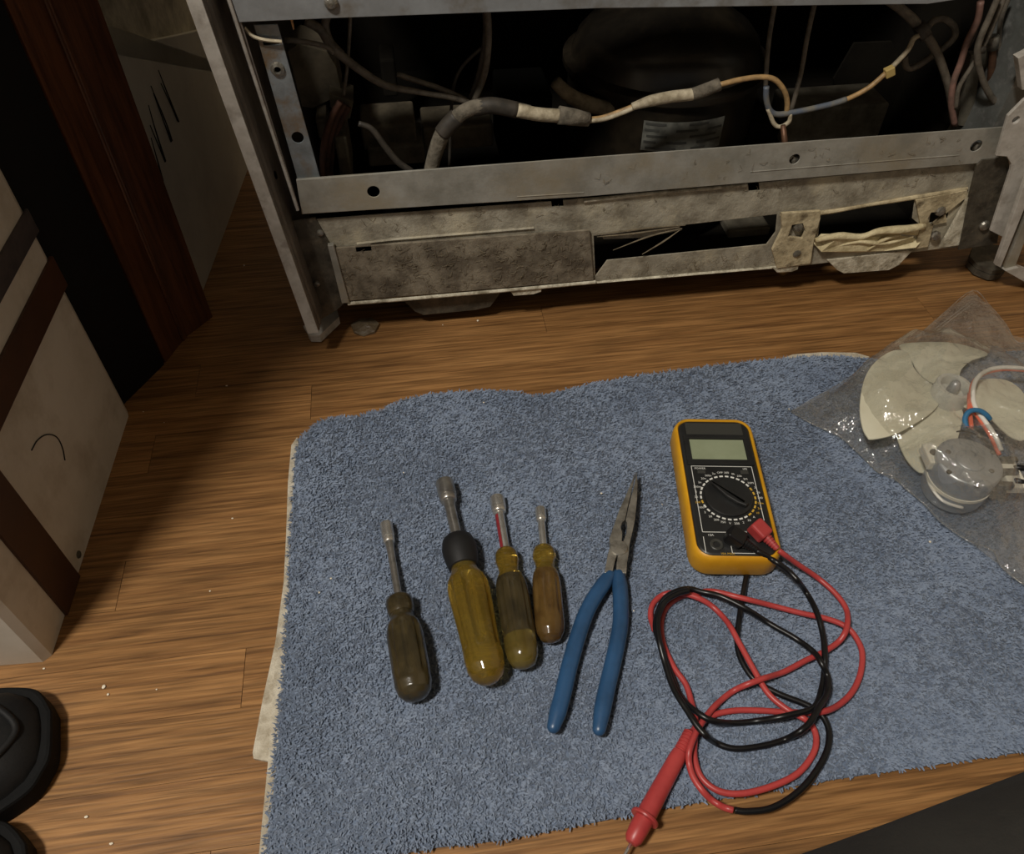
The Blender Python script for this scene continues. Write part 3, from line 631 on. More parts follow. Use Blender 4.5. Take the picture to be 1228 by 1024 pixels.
lint(700, 1190, lambda x: 195-.074*(x-700), lambda x: 228-.078*(x-700), YR, 34, .0002)
build('lint', *mb.out(), 'dust', fridge, kind='stuff')
mb = MB()
for ln in [[(716, 284), (760, 280), (815, 272)], [(735, 300), (780, 283), (818, 274)], [(770, 305), (795, 290), (815, 276)], [(716, 281), (770, 274), (822, 270)]]:
    mb.add(tube(catmull([P(x, y, YF-.003) for x, y in ln], 4), [.0004, .0012, .0005], 5))
build('cobweb', *mb.out(), 'dust', fridge, kind='stuff')
q = fp([(719, 281), (760, 279), (812, 271), (818, 276), (770, 285), (724, 287)], YF+.02); build('inner_lever', *prism(q, (0, .01, 0)), 'dirty', fridge)

# ================================================================== TOWEL
ZT = .0125
tw_px = [(352, 545), (358, 525), (372, 509), (395, 499), (430, 497), (455, 490), (482, 477), (515, 470), (560, 467), (600, 466), (622, 468), (640, 473), (665, 468), (700, 459), (760, 449), (830, 440), (900, 431), (960, 426), (1010, 425), (1060, 430), (1130, 424), (1230, 418), (1330, 412),
         (1400, 640), (1470, 870), (1360, 886), (1228, 899), (1150, 910), (1080, 920), (1000, 932), (900, 949), (800, 966), (700, 986), (600, 1005), (520, 1014), (430, 1030), (340, 1050), (312, 1060), (316, 1000), (324, 940), (330, 870), (337, 800), (340, 760), (344, 700), (346, 640), (349, 590)]
tw = np.array([U(x, y, .008)[:2] for x, y in tw_px])
towel = thing('towel', (tw.mean(0)[0], tw.mean(0)[1], 0), 'blue terry towel spread on the wooden floor under the tools', 'towel')
def tz(X, Y, d):
    w = .0022*np.sin(23*X+9*Y+1) + .0018*np.sin(-14*X+31*Y+.4) + .0013*np.sin(47*X-22*Y+2) + .0010*np.sin(38*X+55*Y) + .0008*np.sin(80*X+17*Y+3)
    k = np.clip(d/.014, 0, 1); k = np.sqrt(1-(1-k)**2)
    return .0015 + k*(.0072 + w*.75*np.clip(d/.04, 0, 1))
build('cloth', *gridpoly(tw, .005, tz), 'towel_base', towel, True)
# pale reverse side peeping out under the left and far edges
def under(px, name='under_layer', z0=.0006, th=.003):
    v, f = prism([U(x, y, z0) for x, y in px], (0, 0, th)); build(name, v, f, 'towel_white', towel, label='off-white reverse side of the towel')
under([(350, 536), (357, 526), (370, 600), (365, 760), (350, 900), (345, 1045), (313, 1050), (322, 960), (326, 915), (305, 911), (304, 904), (316, 840), (331, 772), (341, 700), (344, 640), (346, 580)])
under([(322, 915), (330, 800), (338, 770), (345, 780), (330, 940), (318, 1040), (309, 1048)], 'hem_fold', .004, .002)
under([(940, 431), (950, 427), (985, 424.5), (1025, 425), (1042, 430), (1000, 440), (950, 440)])
# terry pile
NT = 205000
lo, hi = tw.min(0), tw.max(0)
pts = rng.uniform(lo, hi, (int(NT*1.55), 2)); pts = pts[in_poly(pts[:, 0], pts[:, 1], tw)][:NT]
X, Y = pts[:, 0], pts[:, 1]; d, _, _ = poly_dist(X, Y, tw); Z = tz(X, Y, d)
ang = .5*np.sin(31*X+12*Y) + .5*np.sin(-17*X+43*Y+1) + .5*np.sin(190*X+130*Y+2*np.sin(80*Y)) + .6*np.sin(420*X-380*Y+2*np.sin(195*X)) + rng.normal(0, 1.25, len(X)) - 1.9
ln = rng.uniform(.0038, .006, len(X)); lean = rng.uniform(.5, 1.0, len(X)); wd = rng.uniform(.00045, .0008, len(X))
dx, dy = np.cos(ang), np.sin(ang); sx, sy = -dy, dx
rows = []
for tt, hh, ww in ((0, 0, 1.0), (.45, .62, 1.05), (1.0, .78, .45)):
    cx_ = X+dx*ln*lean*tt; cy_ = Y+dy*ln*lean*tt; zz = Z + ln*(1-.45*lean)*hh*1.0
    for s in (-1, 1): rows.append(np.stack([cx_+s*sx*wd*ww, cy_+s*sy*wd*ww, zz + (s*.0003)], 1))
V = np.stack(rows, 1).reshape(-1, 3) - OFF[towel.name]
n = len(X); b6 = (np.arange(n)*6)[:, None]
Fq = np.concatenate([b6+np.array([[0, 1, 3, 2]]), b6+np.array([[2, 3, 5, 4]])], 0).astype(np.int32)
me = bpy.data.meshes.new('pile'); me.vertices.add(len(V)); me.vertices.foreach_set('co', V.astype(np.float32).ravel())
me.loops.add(Fq.size); me.loops.foreach_set('vertex_index', Fq.ravel()); me.polygons.add(len(Fq)); me.polygons.foreach_set('loop_start', np.arange(len(Fq), dtype=np.int32)*4)
me.update(calc_edges=True); me.materials.append(M['towel']); me.shade_smooth()
po = bpy.data.objects.new('pile', me); COL.objects.link(po); po.parent = towel; po['kind'] = 'stuff'

# ================================================================== NUT DRIVERS
def driver(tip, butt, parts, label, rh, rs):
    """parts: list of (name, material, [(px distance along axis from tip, px width)...], flutes)"""
    p1 = U(*butt, ZT+rh); p0 = U(*tip, ZT+rs)
    L = np.linalg.norm(p1-p0); Lpx = math.hypot(butt[0]-tip[0], butt[1]-tip[1]); d = (p1-p0)/L
    t = thing('nut_driver', ((p0+p1)/2)*np.array([1, 1, 0]) + np.array([0, 0, ZT]), label, 'nut driver', 'nut drivers on the towel')
    for (name, m, prof, fl) in parts:
        pr = []
        for s, wpx in prof:
            q = p0 + d*L*s/Lpx; pr.append((L*s/Lpx, wpx/2*mpp(q)))
        fn = None
        if fl:
            t0, t1, nf, dp = fl; a, b = L*t0/Lpx, L*t1/Lpx
            def fn(tt, th, a=a, b=b, nf=nf, dp=dp):
                e = min(1, max(0, min((tt-a), (b-tt))/(.008)))
                return 1 - dp*e*max(0, math.cos(nf*(th-math.pi/2)))**.6 if e > 0 else 1
        dense = []
        for i in range(len(pr)-1):
            k = 6 if fl else 1
            for j in range(k): dense.append((pr[i][0]+(pr[i+1][0]-pr[i][0])*j/k, pr[i][1]+(pr[i+1][1]-pr[i][1])*j/k))
        dense.append(pr[-1])
        build(name, *lathe(dense, p0, d, 64 if fl else 28, fn), m, t, math.radians(40))
    return t
def sock(L, w, m='chrome'):   # open socket
    return ('socket', m, [(L*.5, w*.55), (1.5, w*.62), (0, w*.78), (0, w*.94), (1.5, w), (L*.70, w), (L*.72, w*.82), (L*.78, w*.80), (L*.80, w*.93), (L*.96, w*.90), (L, w*.8), (L+.5, w*.6)], None)
driver((463, 628), (499, 839), [sock(27, 15), ('shaft', 'steel_dark', [(20, 9), (30, 11), (38, 9), (104, 9)], None),
    ('collar', 'grime', [(99, 12), (100, 26), (103, 32), (108, 33), (116, 32), (120, 29)], None),
    ('handle', 'grime', [(118, 27), (121, 28), (125, 29), (132, 38), (140, 43), (150, 45), (185, 46), (198, 45), (206, 40), (211, 29), (214, 12)], (132, 196, 8, .09))],
    'leftmost nut driver with grimy dark olive handle and small socket', .0165, .007)
driver((533, 578), (587, 819), [sock(29, 22, 'steel_dark'), ('shaft', 'steel_dark', [(22, 12), (30, 15), (36, 13), (86, 13)], None),
    ('rubber_collar', 'rubber_black', [(79, 15), (80, 30), (83, 37), (92, 42), (100, 42), (110, 39), (118, 35), (119, 28)], None),
    ('handle', 'amber', [(117, 30), (124, 34), (134, 46), (142, 50), (150, 51), (180, 48), (205, 46), (220, 48), (232, 46), (240, 38), (245, 24), (247, 8)], (134, 215, 6, .16))],
    'largest nut driver with clear amber handle and black rubber collar', .0185, .010)
driver((596, 597), (629, 801), [sock(21, 18), ('shaft', 'chrome', [(16, 9), (24, 11), (76, 11)], None),
    ('handle_neck', 'amber', [(72, 12), (73, 22), (77, 27), (86, 28), (94, 24), (101, 25), (108, 33), (110, 33)], None),
    ('handle', 'grime', [(108, 33), (114, 37), (124, 39), (150, 40), (172, 40), (175, 40)], (110, 174, 8, .09)),
    ('handle_end', 'amber_dark', [(174, 39), (186, 40), (196, 37), (203, 28), (206, 10)], None)],
    'nut driver with red stripe on its shaft and dark amber handle, third from left', .0145, .008)
tD = driver((648, 610), (661, 770), [sock(17, 13), ('shaft', 'chrome', [(14, 8), (20, 9), (55, 9)], None),
    ('handle_neck', 'amber', [(52, 10), (53, 22), (57, 27), (65, 28), (71, 23), (78, 23), (85, 30)], None),
    ('handle', 'amber_brown', [(84, 30), (90, 33), (100, 35), (130, 36), (142, 36), (150, 33), (157, 24), (160, 8)], (88, 138, 8, .06))],
    'shortest nut driver with brownish amber handle, rightmost of the four', .0130, .006)
# red stripe on third driver's shaft
tC = bpy.data.objects['nut_driver.002']
p1 = U(629, 801, ZT+.0145); p0 = U(596, 597, ZT+.008); d = (p1-p0); L = np.linalg.norm(d); d /= L; Lpx = math.hypot(33, 204)
sdv = np.cross(d, [0, 0, 1.]); sdv /= np.linalg.norm(sdv); upv = np.cross(sdv, d)
lft = -sdv if sdv[0] > 0 else sdv
v = []; 
for s in (25, 74):
    q = p0 + d*L*s/Lpx; r0 = 5.5*mpp(q)+.0002
    for k in range(5):
        an = math.radians(0 + k*16); v.append(q + r0*(lft*math.cos(an)+upv*math.sin(an)))
build('red_stripe', v, [[k, k+1, 5+k+1, 5+k] for k in range(4)], 'red_paint', [q for q in tC.children if q.name.startswith('shaft')][0], True)

# ================================================================== PLIERS
zp = ZT + .013
pl = thing('pliers', U(735, 720, 0)*np.array([1, 1, 0]) + np.array([0, 0, ZT]), 'long needle-nose pliers with blue dipped handles, lying slightly open', 'pliers')
def pplate(name, pts, z, th, m, bev=.0005):
    return build(name, *plate([U(x, y, z) for x, y in pts], [], (0, 0, z), (1, 0, 0), (0, 1, 0), th, bev), m, pl)
ns = [(761, 571), (757, 582), (748, 603), (742, 616), (735, 636), (730, 651), (731, 659), (728, 670), (724, 692), (733, 694), (737, 676), (740, 668), (744, 660), (745.5, 645), (743.5, 638), (745, 632), (748.5, 629), (752, 612), (757, 592), (761, 574)]
ns2 = [(762, 571), (763.5, 585), (763, 602), (760.5, 628), (757, 645), (754, 657), (753, 669), (751, 680), (750, 693), (738, 693), (738.5, 680), (741, 668), (746.5, 655), (750, 645), (751, 638), (750.5, 632), (749.3, 629), (753, 612), (758.5, 592), (762, 574)]
pplate('jaw', ns, zp-.004, .008, 'plier_steel'); pplate('jaw', ns2, zp-.0045, .0085, 'plier_steel')
pv = U(742, 657, zp+.004); build('pivot', *lathe([(-.010, .0085), (.0004, .0085), (.0012, .0078), (.0014, .005), (.0014, .001)], pv, (0, 0, 1), 28), 'plier_steel', pl, math.radians(35))
gl = [(731, 690), (724, 700), (713, 716), (703, 735), (695, 757), (688, 780), (682, 802), (676, 828), (669, 854), (664, 871)]
gr = [(742, 689), (743.5, 705), (744.5, 725), (744, 748), (740, 772), (735, 795), (729, 820), (723, 848), (718.5, 874)]
for g in (gl, gr):
    c3 = catmull([U(x, y, zp - .0035*i/len(g)) for i, (x, y) in enumerate(g)], 6)
    build('grip', *tube(c3, [7.5*mpp(c3[0])]+[9.3*mpp(c3[0])]*8+[8.2*mpp(c3[-1])], 18, .85, True), 'grip_blue', pl, True)

# ================================================================== MULTIMETER
HM = .030
mt = U(853, 500, ZT+HM); mbm = U(888, 671, ZT+HM); vv_ = mt-mbm; LM = np.linalg.norm(vv_); vv_ /= LM; uu_ = np.array([vv_[1], -vv_[0], 0]); mc = (mt+mbm)/2; mc[2] = ZT
WM = .5*(np.linalg.norm(U(808, 540, ZT+HM)-U(904, 533, ZT+HM)))*1.0
print('METER', LM, 2*WM)
WM = min(WM, .046)
meter = thing('multimeter', mc, 'yellow and black digital multimeter with round dial and grey display', 'multimeter')
def ml(a, b, z): return mc + uu_*a + vv_*b + np.array([0, 0, z])
hw, hl = WM, LM/2
def rrect(inset, z, r, n=7, w0=None, l0=None, cy=0):
    w_, l_ = (w0 or hw)-inset, (l0 or hl)-inset; r = max(r-inset, .002); out = []
    for (sx, sy, a0) in ((1, 1, 0), (-1, 1, 90), (-1, -1, 180), (1, -1, 270)):
        for k in range(n):
            an = math.radians(a0+90*k/(n-1)); out.append(ml(sx*(w_-r)+r*math.cos(an), cy+sy*(l_-r)+r*math.sin(an), z))
    return out
def loft(rings, cap0=True, cap1=True):
    n = len(rings[0]); V = [p for r in rings for p in r]; F = []
    for i in range(len(rings)-1):
        for k in range(n): F.append([i*n+k, i*n+(k+1) % n, (i+1)*n+(k+1) % n, (i+1)*n+k])
    if cap0: F.append(list(range(n))[::-1])
    if cap1: F.append([(len(rings)-1)*n+k for k in range(n)])
    return V, F
RC = .018
build('holster', *loft([rrect(.005, 0, RC), rrect(.0015, .0015, RC), rrect(0, .005, RC), rrect(0, .021, RC), rrect(.0008, .0255, RC), rrect(.0024, .029, RC), rrect(.0040, .0297, RC), rrect(.0050, .0285, RC), rrect(.0053, .023, RC)]), 'meter_yellow', meter, math.radians(50))
body = build('body', *loft([rrect(.0052, .016, RC), rrect(.0052, .028, RC), rrect(.0062, .029, RC), rrect(.0078, .0294, RC)]), 'meter_black', meter, math.radians(40))
ZF = .0294
def mbox(name, a0, a1, b0, b1, z0, z1, m, bev=.0004, parent=meter):
    v, f = box(a0, a1, b0, b1, z0, z1, bev); return build(name, [ml(*p) for p in v], f, m, parent)
mbox('brand_strip', -hw*.70, hw*.70, hl*.70, hl*.90, ZF-.001, ZF+.0008, 'meter_grey')
# display: frame of four bars round a recessed screen
b0, b1 = hl*.335, hl*.64; a1 = hw*.66
disp = mbox('display_bezel', -hw*.80, hw*.80, b0-.007, b0-.0005, ZF-.001, ZF+.002, 'meter_black')
mbox('display_bezel', -hw*.80, hw*.80, b1+.0005, b1+.006, ZF-.001, ZF+.002, 'meter_black')
mbox('display_bezel', -hw*.80, -a1-.0005, b0-.0005, b1+.0005, ZF-.001, ZF+.002, 'meter_black'); mbox('display_bezel', a1+.0005, hw*.80, b0-.0005, b1+.0005, ZF-.001, ZF+.002, 'meter_black')
mbox('display', -a1, a1, b0, b1, ZF-.001, ZF+.0006, 'lcd', .0002)
# dial
dc = (0.0005, -hl*.20); RD = hw*.555
def disc(prof, seg=40): return lathe(prof, ml(dc[0], dc[1], 0), (0, 0, 1), seg)
dial = build('dial', *disc([(ZF-.001, RD), (ZF+.002, RD), (ZF+.0028, RD*.97), (ZF+.003, RD*.93), (ZF+.003, .001)]), 'meter_black', meter, math.radians(35))
an = math.radians(138); dd = uu_*math.cos(an)+vv_*math.sin(an); ee = np.cross([0, 0, 1.], dd)
ctr = ml(dc[0], dc[1], ZF+.004)
ptn = [ctr+dd*RD*a+ee*RD*b for a, b in ((.92, .02), (.5, .13), (0, .22), (-.5, .2), (-.86, .10), (-.86, -.10), (-.5, -.2), (0, -.22), (.5, -.13), (.92, -.02))]
build('dial_knob', *plate(ptn, [], ctr, uu_, vv_, .004, .0012), 'meter_black', dial)
build('dial_pointer', *plate([ctr+np.array([0, 0, .0042])+dd*RD*a+ee*RD*b for a, b in ((.92, .012), (-.7, .05), (-.7, -.05), (.92, -.012))], [], ctr+np.array([0, 0, .0042]), uu_, vv_, .0004, .0001), 'hole', dial)
# printed scale marks and figures
mw, my = MB(), MB()
for k in range(30):
    a = math.radians(90 - 12*k - 6); cpt = ml(dc[0]+RD*1.13*math.cos(a), dc[1]+RD*1.13*math.sin(a), ZF+.0002)
    er = uu_*math.cos(a)+vv_*math.sin(a); et = np.cross([0, 0, 1.], er)
    (my if k in (5, 6, 7, 8, 9, 10, 11, 21) else mw).add(obox(cpt, et*RD*.15, er*RD*.075, (0, 0, .0002)))
# outline of the range area
def line(a0, b0_, a1_, b1_, wd=.0003):
    p, q = ml(a0, b0_, ZF+.0002), ml(a1_, b1_, ZF+.0002); s = np.cross(q-p, [0, 0, 1.]); s = s/np.linalg.norm(s)
    mw.add(obox((p+q)/2, q-p, s*wd*2, (0, 0, .0002)))
xl_, xr_ = -hw*.72, hw*.72
line(xl_, hl*.24, xr_, hl*.24); line(xl_, hl*.24, xl_, -hl*.66); line(xr_, hl*.24, xr_, -hl*.5); line(xl_, -hl*.66, -hw*.2, -hl*.66)
line(xl_, -hl*.72, xl_, -hl*.92); line(-.006, -hl*.72, -.006, -hl*.92); line(-.006, -hl*.92, hw*.35, -hl*.92)
def text(s, a, b, size, mbt, rot=0.):
    cu = bpy.data.curves.new('t', 'FONT'); cu.body = s; cu.size = size; cu.align_x = 'CENTER'; cu.align_y = 'CENTER'; cu.resolution_u = 2
    ob = bpy.data.objects.new('t', cu); COL.objects.link(ob); dg = bpy.context.evaluated_depsgraph_get(); dg.update()
    me = bpy.data.meshes.new_from_object(ob.evaluated_get(dg)); cr_, sr_ = math.cos(rot), math.sin(rot)
    mbt.add(([ml(a+v.co.x*cr_-v.co.y*sr_, b+v.co.x*sr_+v.co.y*cr_, ZF+.00035) for v in me.vertices], [list(p.vertices) for p in me.polygons]))
    bpy.data.objects.remove(ob); bpy.data.curves.remove(cu); bpy.data.meshes.remove(me)
for k, s in enumerate(['200', '2k', '20k', '2M', '20M', '2', '20', '200', '20m', '2m', '10', 'A', '20', '2', '200', 'V', '750', '200', '20', '2', '1000', '200', '20', '2', '200m', '2n', '20n', '200n', '2u', 'OFF']):
    a = math.radians(90 - 12*k - 6); rr = RD*1.33
    text(s, dc[0]+rr*math.cos(a), dc[1]+rr*math.sin(a)*1.0, .0034, my if k in (8, 9, 10, 21) else mw)
text('POWER', -hw*.52, hl*.205, .0032, mw); text('COM', .008, -hl*.655, .003, mw); text('10A', -hw*.55, -hl*.70, .0034, mw); text('V\u03a9', hw*.45, -hl*.64, .0034, mw); text('hFE', hw*.55, hl*.205, .003, mw); text('10A MAX', -hw*.25, -hl*.93, .0032, my); text('mA', -hw*.05, -hl*.70, .003, mw)
build('printed_marks', *mw.out(), 'print_white', meter); build('printed_marks', *my.out(), 'print_yellow', meter)
# small push buttons and jacks
for a, b in ((-hw*.5, hl*.155), (hw*.52, hl*.155)): mbox('button', a-.004, a+.004, b-.0022, b+.0022, ZF-.001, ZF+.0012, 'meter_grey')
jackx = [-hw*.46, hw*.08, hw*.56]; jacky = [-hl*.82, -hl*.76, -hl*.70]
for a, b in zip(jackx, jacky):
    build('jack', *lathe([(ZF-.001, .0062), (ZF+.0012, .0062), (ZF+.0016, .0054), (ZF+.0012, .0034), (ZF-.0008, .003)], ml(a, b, 0), (0, 0, 1), 22), 'meter_grey', meter, math.radians(35))

# ================================================================== TEST LEADS
placed = []   # (x, y, z) of everything laid so far
RL = .0026
def lay(px, start3=None, end3=None):
    zc = ZT + RL
    pts = catmull([U(x, y, zc) for x, y in px], 12); pts = [np.array(p) for p in pts]
    z = np.full(len(pts), zc)
    own = []
    for i, p in enumerate(pts):
        m_ = 0
        for q in placed:
            if abs(q[0]-p[0]) < 2*RL and abs(q[1]-p[1]) < 2*RL: m_ = max(m_, q[2])
        for (j, q) in own:
            if i-j > 24 and abs(q[0]-p[0]) < 2*RL and abs(q[1]-p[1]) < 2*RL: m_ = max(m_, q[2])
        if m_: z[i] = m_ + 1.9*RL
        own.append((i, (p[0], p[1], z[i])))
    zz = z.copy()
    for i in range(len(z)): zz[i] = z[max(0, i-4):i+5].max()
    ker = np.hanning(15); ker /= ker.sum(); zs = np.convolve(np.pad(zz, 7, 'edge'), ker, 'valid')
    zs = np.minimum(zs, ZT+.022)
    if start3 is not None:
        k = 26
        for i in range(min(k, len(pts))):
            s = i/k; s = s*s*(3-2*s); zs[i] = start3*(1-s)+zs[i]*s
    for i in range(len(pts)):
        d = ray(*proj(pts[i])); pts[i] = C0 + d*(zs[i]-CH)/d[2]
        placed.append((pts[i][0], pts[i][1], pts[i][2]))
    return pts
def proj(p):
    q = np.array(p)-C0; dz = np.dot(q, f_); return 614+FPX*np.dot(q, r_)/dz, 512-FPX*np.dot(q, u_)/dz
black1 = [(907, 660), (934, 676), (953, 692), (971, 717), (982, 742), (988, 770), (989, 799), (985, 827), (976, 848), (953, 856), (918, 863), (882, 867), (854, 864), (836, 854), (818, 838), (806, 813), (793, 777), (786, 752), (790, 731), (800, 715), (822, 706), (843, 710), (864, 715), (893, 729), (925, 749), (953, 765), (975, 781), (985, 795), (993, 813), (992, 831), (982, 848), (968, 870), (943, 886), (911, 895), (879, 897.5), (854, 888), (838, 873), (824, 852), (808, 826), (798, 797), (790, 765), (789, 742), (797, 722), (812, 712), (826, 708)]
black2 = [(899, 672), (896, 687), (892, 708), (886.5, 742), (884, 770), (889, 791.5), (905, 815), (932, 831), (967, 845), (985, 857), (994, 877), (991, 902), (975, 930), (953, 953), (925, 969), (896, 973), (881, 971.5)]
red1 = [(934, 660), (953, 674), (982, 694), (1003, 713), (1015, 731), (1016, 750), (1008, 767), (989, 781), (967, 791.5), (939, 806), (911, 815), (882, 827), (861, 843), (847, 859), (834, 880), (826, 905), (830.6, 930), (846.7, 953), (864, 966), (879, 971.5)]
red2 = [(829, 878), (839.5, 868), (857, 857), (882, 852), (911, 852), (946, 854), (982, 854), (1003, 847), (1021, 831), (1031.5, 809), (1034, 784), (1028, 767), (1015.5, 752), (992, 742), (960, 735), (925, 726), (889, 717), (854, 709), (832, 712), (815, 716), (800, 727.5), (793, 745), (795, 770), (807.5, 799), (822, 820), (829, 841), (834, 863), (833, 887.5), (833, 909), (841, 932), (861, 948), (889, 951.5), (925, 943), (957, 927), (976, 902), (978, 880), (967.5, 864), (943, 850), (921, 831), (903.5, 802), (886, 770), (871.5, 745), (850, 724), (825, 713), (800, 711.5), (784.5, 722), (780, 738), (785, 756)]
zj = ZT + ZF + .006
kb2 = lay(black2); kr2 = lay(red2); kr1 = lay(red1, start3=zj-.004); kb1 = lay(black1, start3=zj-.004)
def lead(label, mkey, cables, plug_px, out_px):
    t = thing('test_lead', cables[0][len(cables[0])//2]*np.array([1, 1, 0])+np.array([0, 0, ZT]), label, 'test lead')
    for cb in cables: build('cable', *tube(cb, RL, 10), mkey, t, True)
    # plug: bevelled block with ribbed strain relief
    c1 = U(*plug_px, ZT+ZF+.008); c2 = U(*out_px, zj-.004); dv = c2-c1; dn = dv/np.linalg.norm(dv); sd_ = np.cross(dn, [0, 0, 1.]); sd_ /= np.linalg.norm(sd_); up_ = np.cross(sd_, dn)
    pg = build('plug', *obox(c1, dn*.017, sd_*.0145, up_*.0135, .0022), mkey, t)
    build('plug_pin', *lathe([(0, .0045), (.006, .0045)], c1+np.array([0, 0, -.0125]), (0, 0, 1), 14), mkey, pg)
    pr = []
    for k in range(6):
        s = .007+k*.0026; r0 = .0052-k*.0004; pr += [(s, r0), (s+.0016, r0), (s+.0018, r0*.78), (s+.0026, r0*.78)]
    build('strain_relief', *lathe(pr, c1, dn, 14), mkey, pg)
    return t
tb = lead('black test lead cable looping over the red one below the multimeter', 'lead_black', [kb1, kb2], (882, 644), (907, 660))
tr = lead('red test lead with its pointed red probe at the bottom of the towel', 'lead_red', [kr1, kr2], (911, 636), (934, 660))
# red probe
q0 = U(829, 877, ZT+.006); q1 = U(752, 1020, .016); dv = (q1-q0); LP = np.linalg.norm(dv); dn = dv/LP
S = LP/math.hypot(77, 143)
pr = [(0, .0034)]
for k in range(6): pr += [(S*(3+k*4.5), .0056), (S*(5+k*4.5), .0056), (S*(5.5+k*4.5), .0046), (S*(7+k*4.5), .0046)]
pr += [(S*31, .0060), (S*40, .0066), (S*118, .0076), (S*119, .0076)]
ph = build('probe_handle', *lathe(pr, q0, dn, 22), 'lead_red', tr, math.radians(35))
build('finger_guard', *lathe([(S*118, .0070), (S*118.5, .0108), (S*121, .0112), (S*122.5, .0108), (S*123, .007)], q0, dn, 26), 'lead_red', ph, math.radians(35))
build('probe_nose', *lathe([(S*122, .0074), (S*135, .0074), (S*148, .0066), (S*153, .0045), (S*154, .002)], q0, dn, 20), 'lead_red', ph, math.radians(35))
build('probe_tip', *lathe([(S*152, .0013), (S*170, .0012), (S*174, .0003)], q0, dn, 10), 'chrome', ph, True)

# ================================================================== FAN BLADE + MOTOR IN BAG
def cb(x, y): return 940+x/2.844, 340+y/2.844
hubc = U(*cb(560, 385), .036)
fan = thing('plastic_fan', hubc*np.array([1, 1, 0])+np.array([0, 0, ZT]), 'cream plastic four-bladed fan wheel inside the clear bag', 'fan')
blades = [[(510, 352), (470, 325), (440, 290), (420, 240), (370, 232), (310, 270), (272, 330), (257, 420), (265, 490), (282, 525), (300, 535), (370, 520), (430, 490), (505, 440), (530, 400)],
          [(540, 350), (500, 340), (460, 310), (430, 260), (392, 215), (450, 205), (560, 205), (640, 222), (695, 245), (640, 265), (605, 295), (590, 330)],
          [(600, 360), (640, 340), (700, 328), (760, 335), (805, 365), (840, 420), (850, 480), (822, 535), (780, 530), (740, 500), (690, 452), (630, 430), (600, 410)],
          [(540, 420), (440, 448), (387, 460), (380, 500), (395, 560), (430, 620), (480, 650), (560, 600), (600, 500), (605, 430)]]
tilt = [(.35, -.28, 0), (.25, .35, 0), (-.30, .22, 0), (-.2, -.32, 0)]
hs = [.004, .0, .004, .002]
for bpts, tl, hz in zip(blades, tilt, hs):
    nrm = np.array([tl[0]*.24, tl[1]*.24, 1.]); nrm /= np.linalg.norm(nrm); o3 = hubc+np.array([0, 0, hz-.006])
    w3 = [PL(*cb(x, y), o3, nrm) for x, y in bpts]
    w3 = catmull(w3+[w3[0]], 3)[:-1]
    ax = np.cross([0, 1., 0], nrm); ay = np.cross(nrm, ax)
    v, f = plate(w3, [], o3, ax, ay, .0022, .0006)
    v = [p + np.array([0, 0, max(0, .0)]) for p in v]
    zmin = min(p[2] for p in v)
    if zmin < ZT: v = [np.array([p[0], p[1], max(p[2], ZT+.0005)]) for p in v]
    build('blade', v, f, 'blade', fan, math.radians(30))
hr = 60/2.844*mpp(hubc)
build('hub', *lathe([(-.012, hr*1.02), (.016, hr), (.0175, hr*.97), (.0175, hr*.80), (.016, hr*.74), (.006, hr*.70), (.004, hr*.5), (.004, .001)], hubc, (.05, -.02, 1), 36), 'hub', fan, math.radians(40))
build('shaft_end', *lathe([(.0, .0062), (.010, .0060), (.018, .0052), (.021, .003), (.0215, .0005)], hubc, (.15, .1, 1), 16), 'motor', fan, True)
mtop = U(*cb(635, 605), .064); mr = 108/2.844*mpp(mtop)
motor = thing('fan_motor', mtop*np.array([1, 1, 0])+np.array([0, 0, ZT]), 'small round grey metal fan motor inside the clear bag', 'motor')
mb0 = np.array([mtop[0], mtop[1], ZT+.001]); HMt = mtop[2]-mb0[2]
build('lower_shell', *lathe([(0, mr*.7), (.002, mr*.9), (.006, mr*.96), (HMt*.45, mr*.97)], mb0, (0, 0, 1), 40), 'motor', motor, math.radians(40))
build('gasket', *lathe([(HMt*.43, mr*1.0), (HMt*.50, mr*1.0)], mb0, (0, 0, 1), 40), 'cream_plastic', motor, math.radians(40))
us = build('upper_shell', *lathe([(HMt*.50, mr*.97), (HMt-.003, mr), (HMt-.001, mr*.98), (HMt, mr*.93), (HMt, .001)], mb0, (0, 0, 1), 44), 'motor', motor, math.radians(40))
build('boss', *lathe([(0, mr*.44), (.0012, mr*.43), (.002, mr*.40), (.0022, .001)], mtop, (0, 0, 1), 30), 'motor', us, math.radians(40))
for x, y in [(712, 577), (708, 640), (658, 690), (668, 520), (563, 643), (560, 575)]:
    q = U(*cb(x, y), mtop[2]); build('screw', *lathe([(0, .0026), (.001, .0025), (.0016, .001)], q, (0, 0, 1), 10), 'screw', us)
sl = [U(*cb(x, y), mtop[2]+.0004) for x, y in [(590, 505), (610, 503), (635, 508), (657, 516)]]; build('slot', *tube(catmull(sl, 4), .0009, 6), 'hole', us)
q = U(*cb(503, 590), .052); lug = mount_lug = build('mount_lug', *obox(q, uu_*.014, vv_*.026, (0, 0, .012), .0015), 'cream_plastic', motor)
build('screw', *lathe([(0, .004), (.002, .0036), (.003, .001)], q+np.array([0, 0, .006]), (0, 0, 1), 12), 'screw', lug)
for k, (x, y) in enumerate([(765, 605), (768, 645), (752, 690)]):
    q = U(*cb(x, y), .046); build('terminal', *obox(q, uu_*.016, vv_*.006, (0, 0, .008), .001), 'screw', motor)
q = U(*cb(775, 660), .040); build('terminal_block', *obox(q, uu_*.018, vv_*.034, (0, 0, .010), .0015), 'cream_plastic', motor)
for k, (x0, y0, x1, y1) in enumerate([(790, 628, 860, 632), (790, 672, 860, 690)]):
    build('terminal_wire', *tube([U(*cb(x0, y0), .046), U(*cb(x1, y1), .040)], .003, 8), 'lead_black', motor, True)
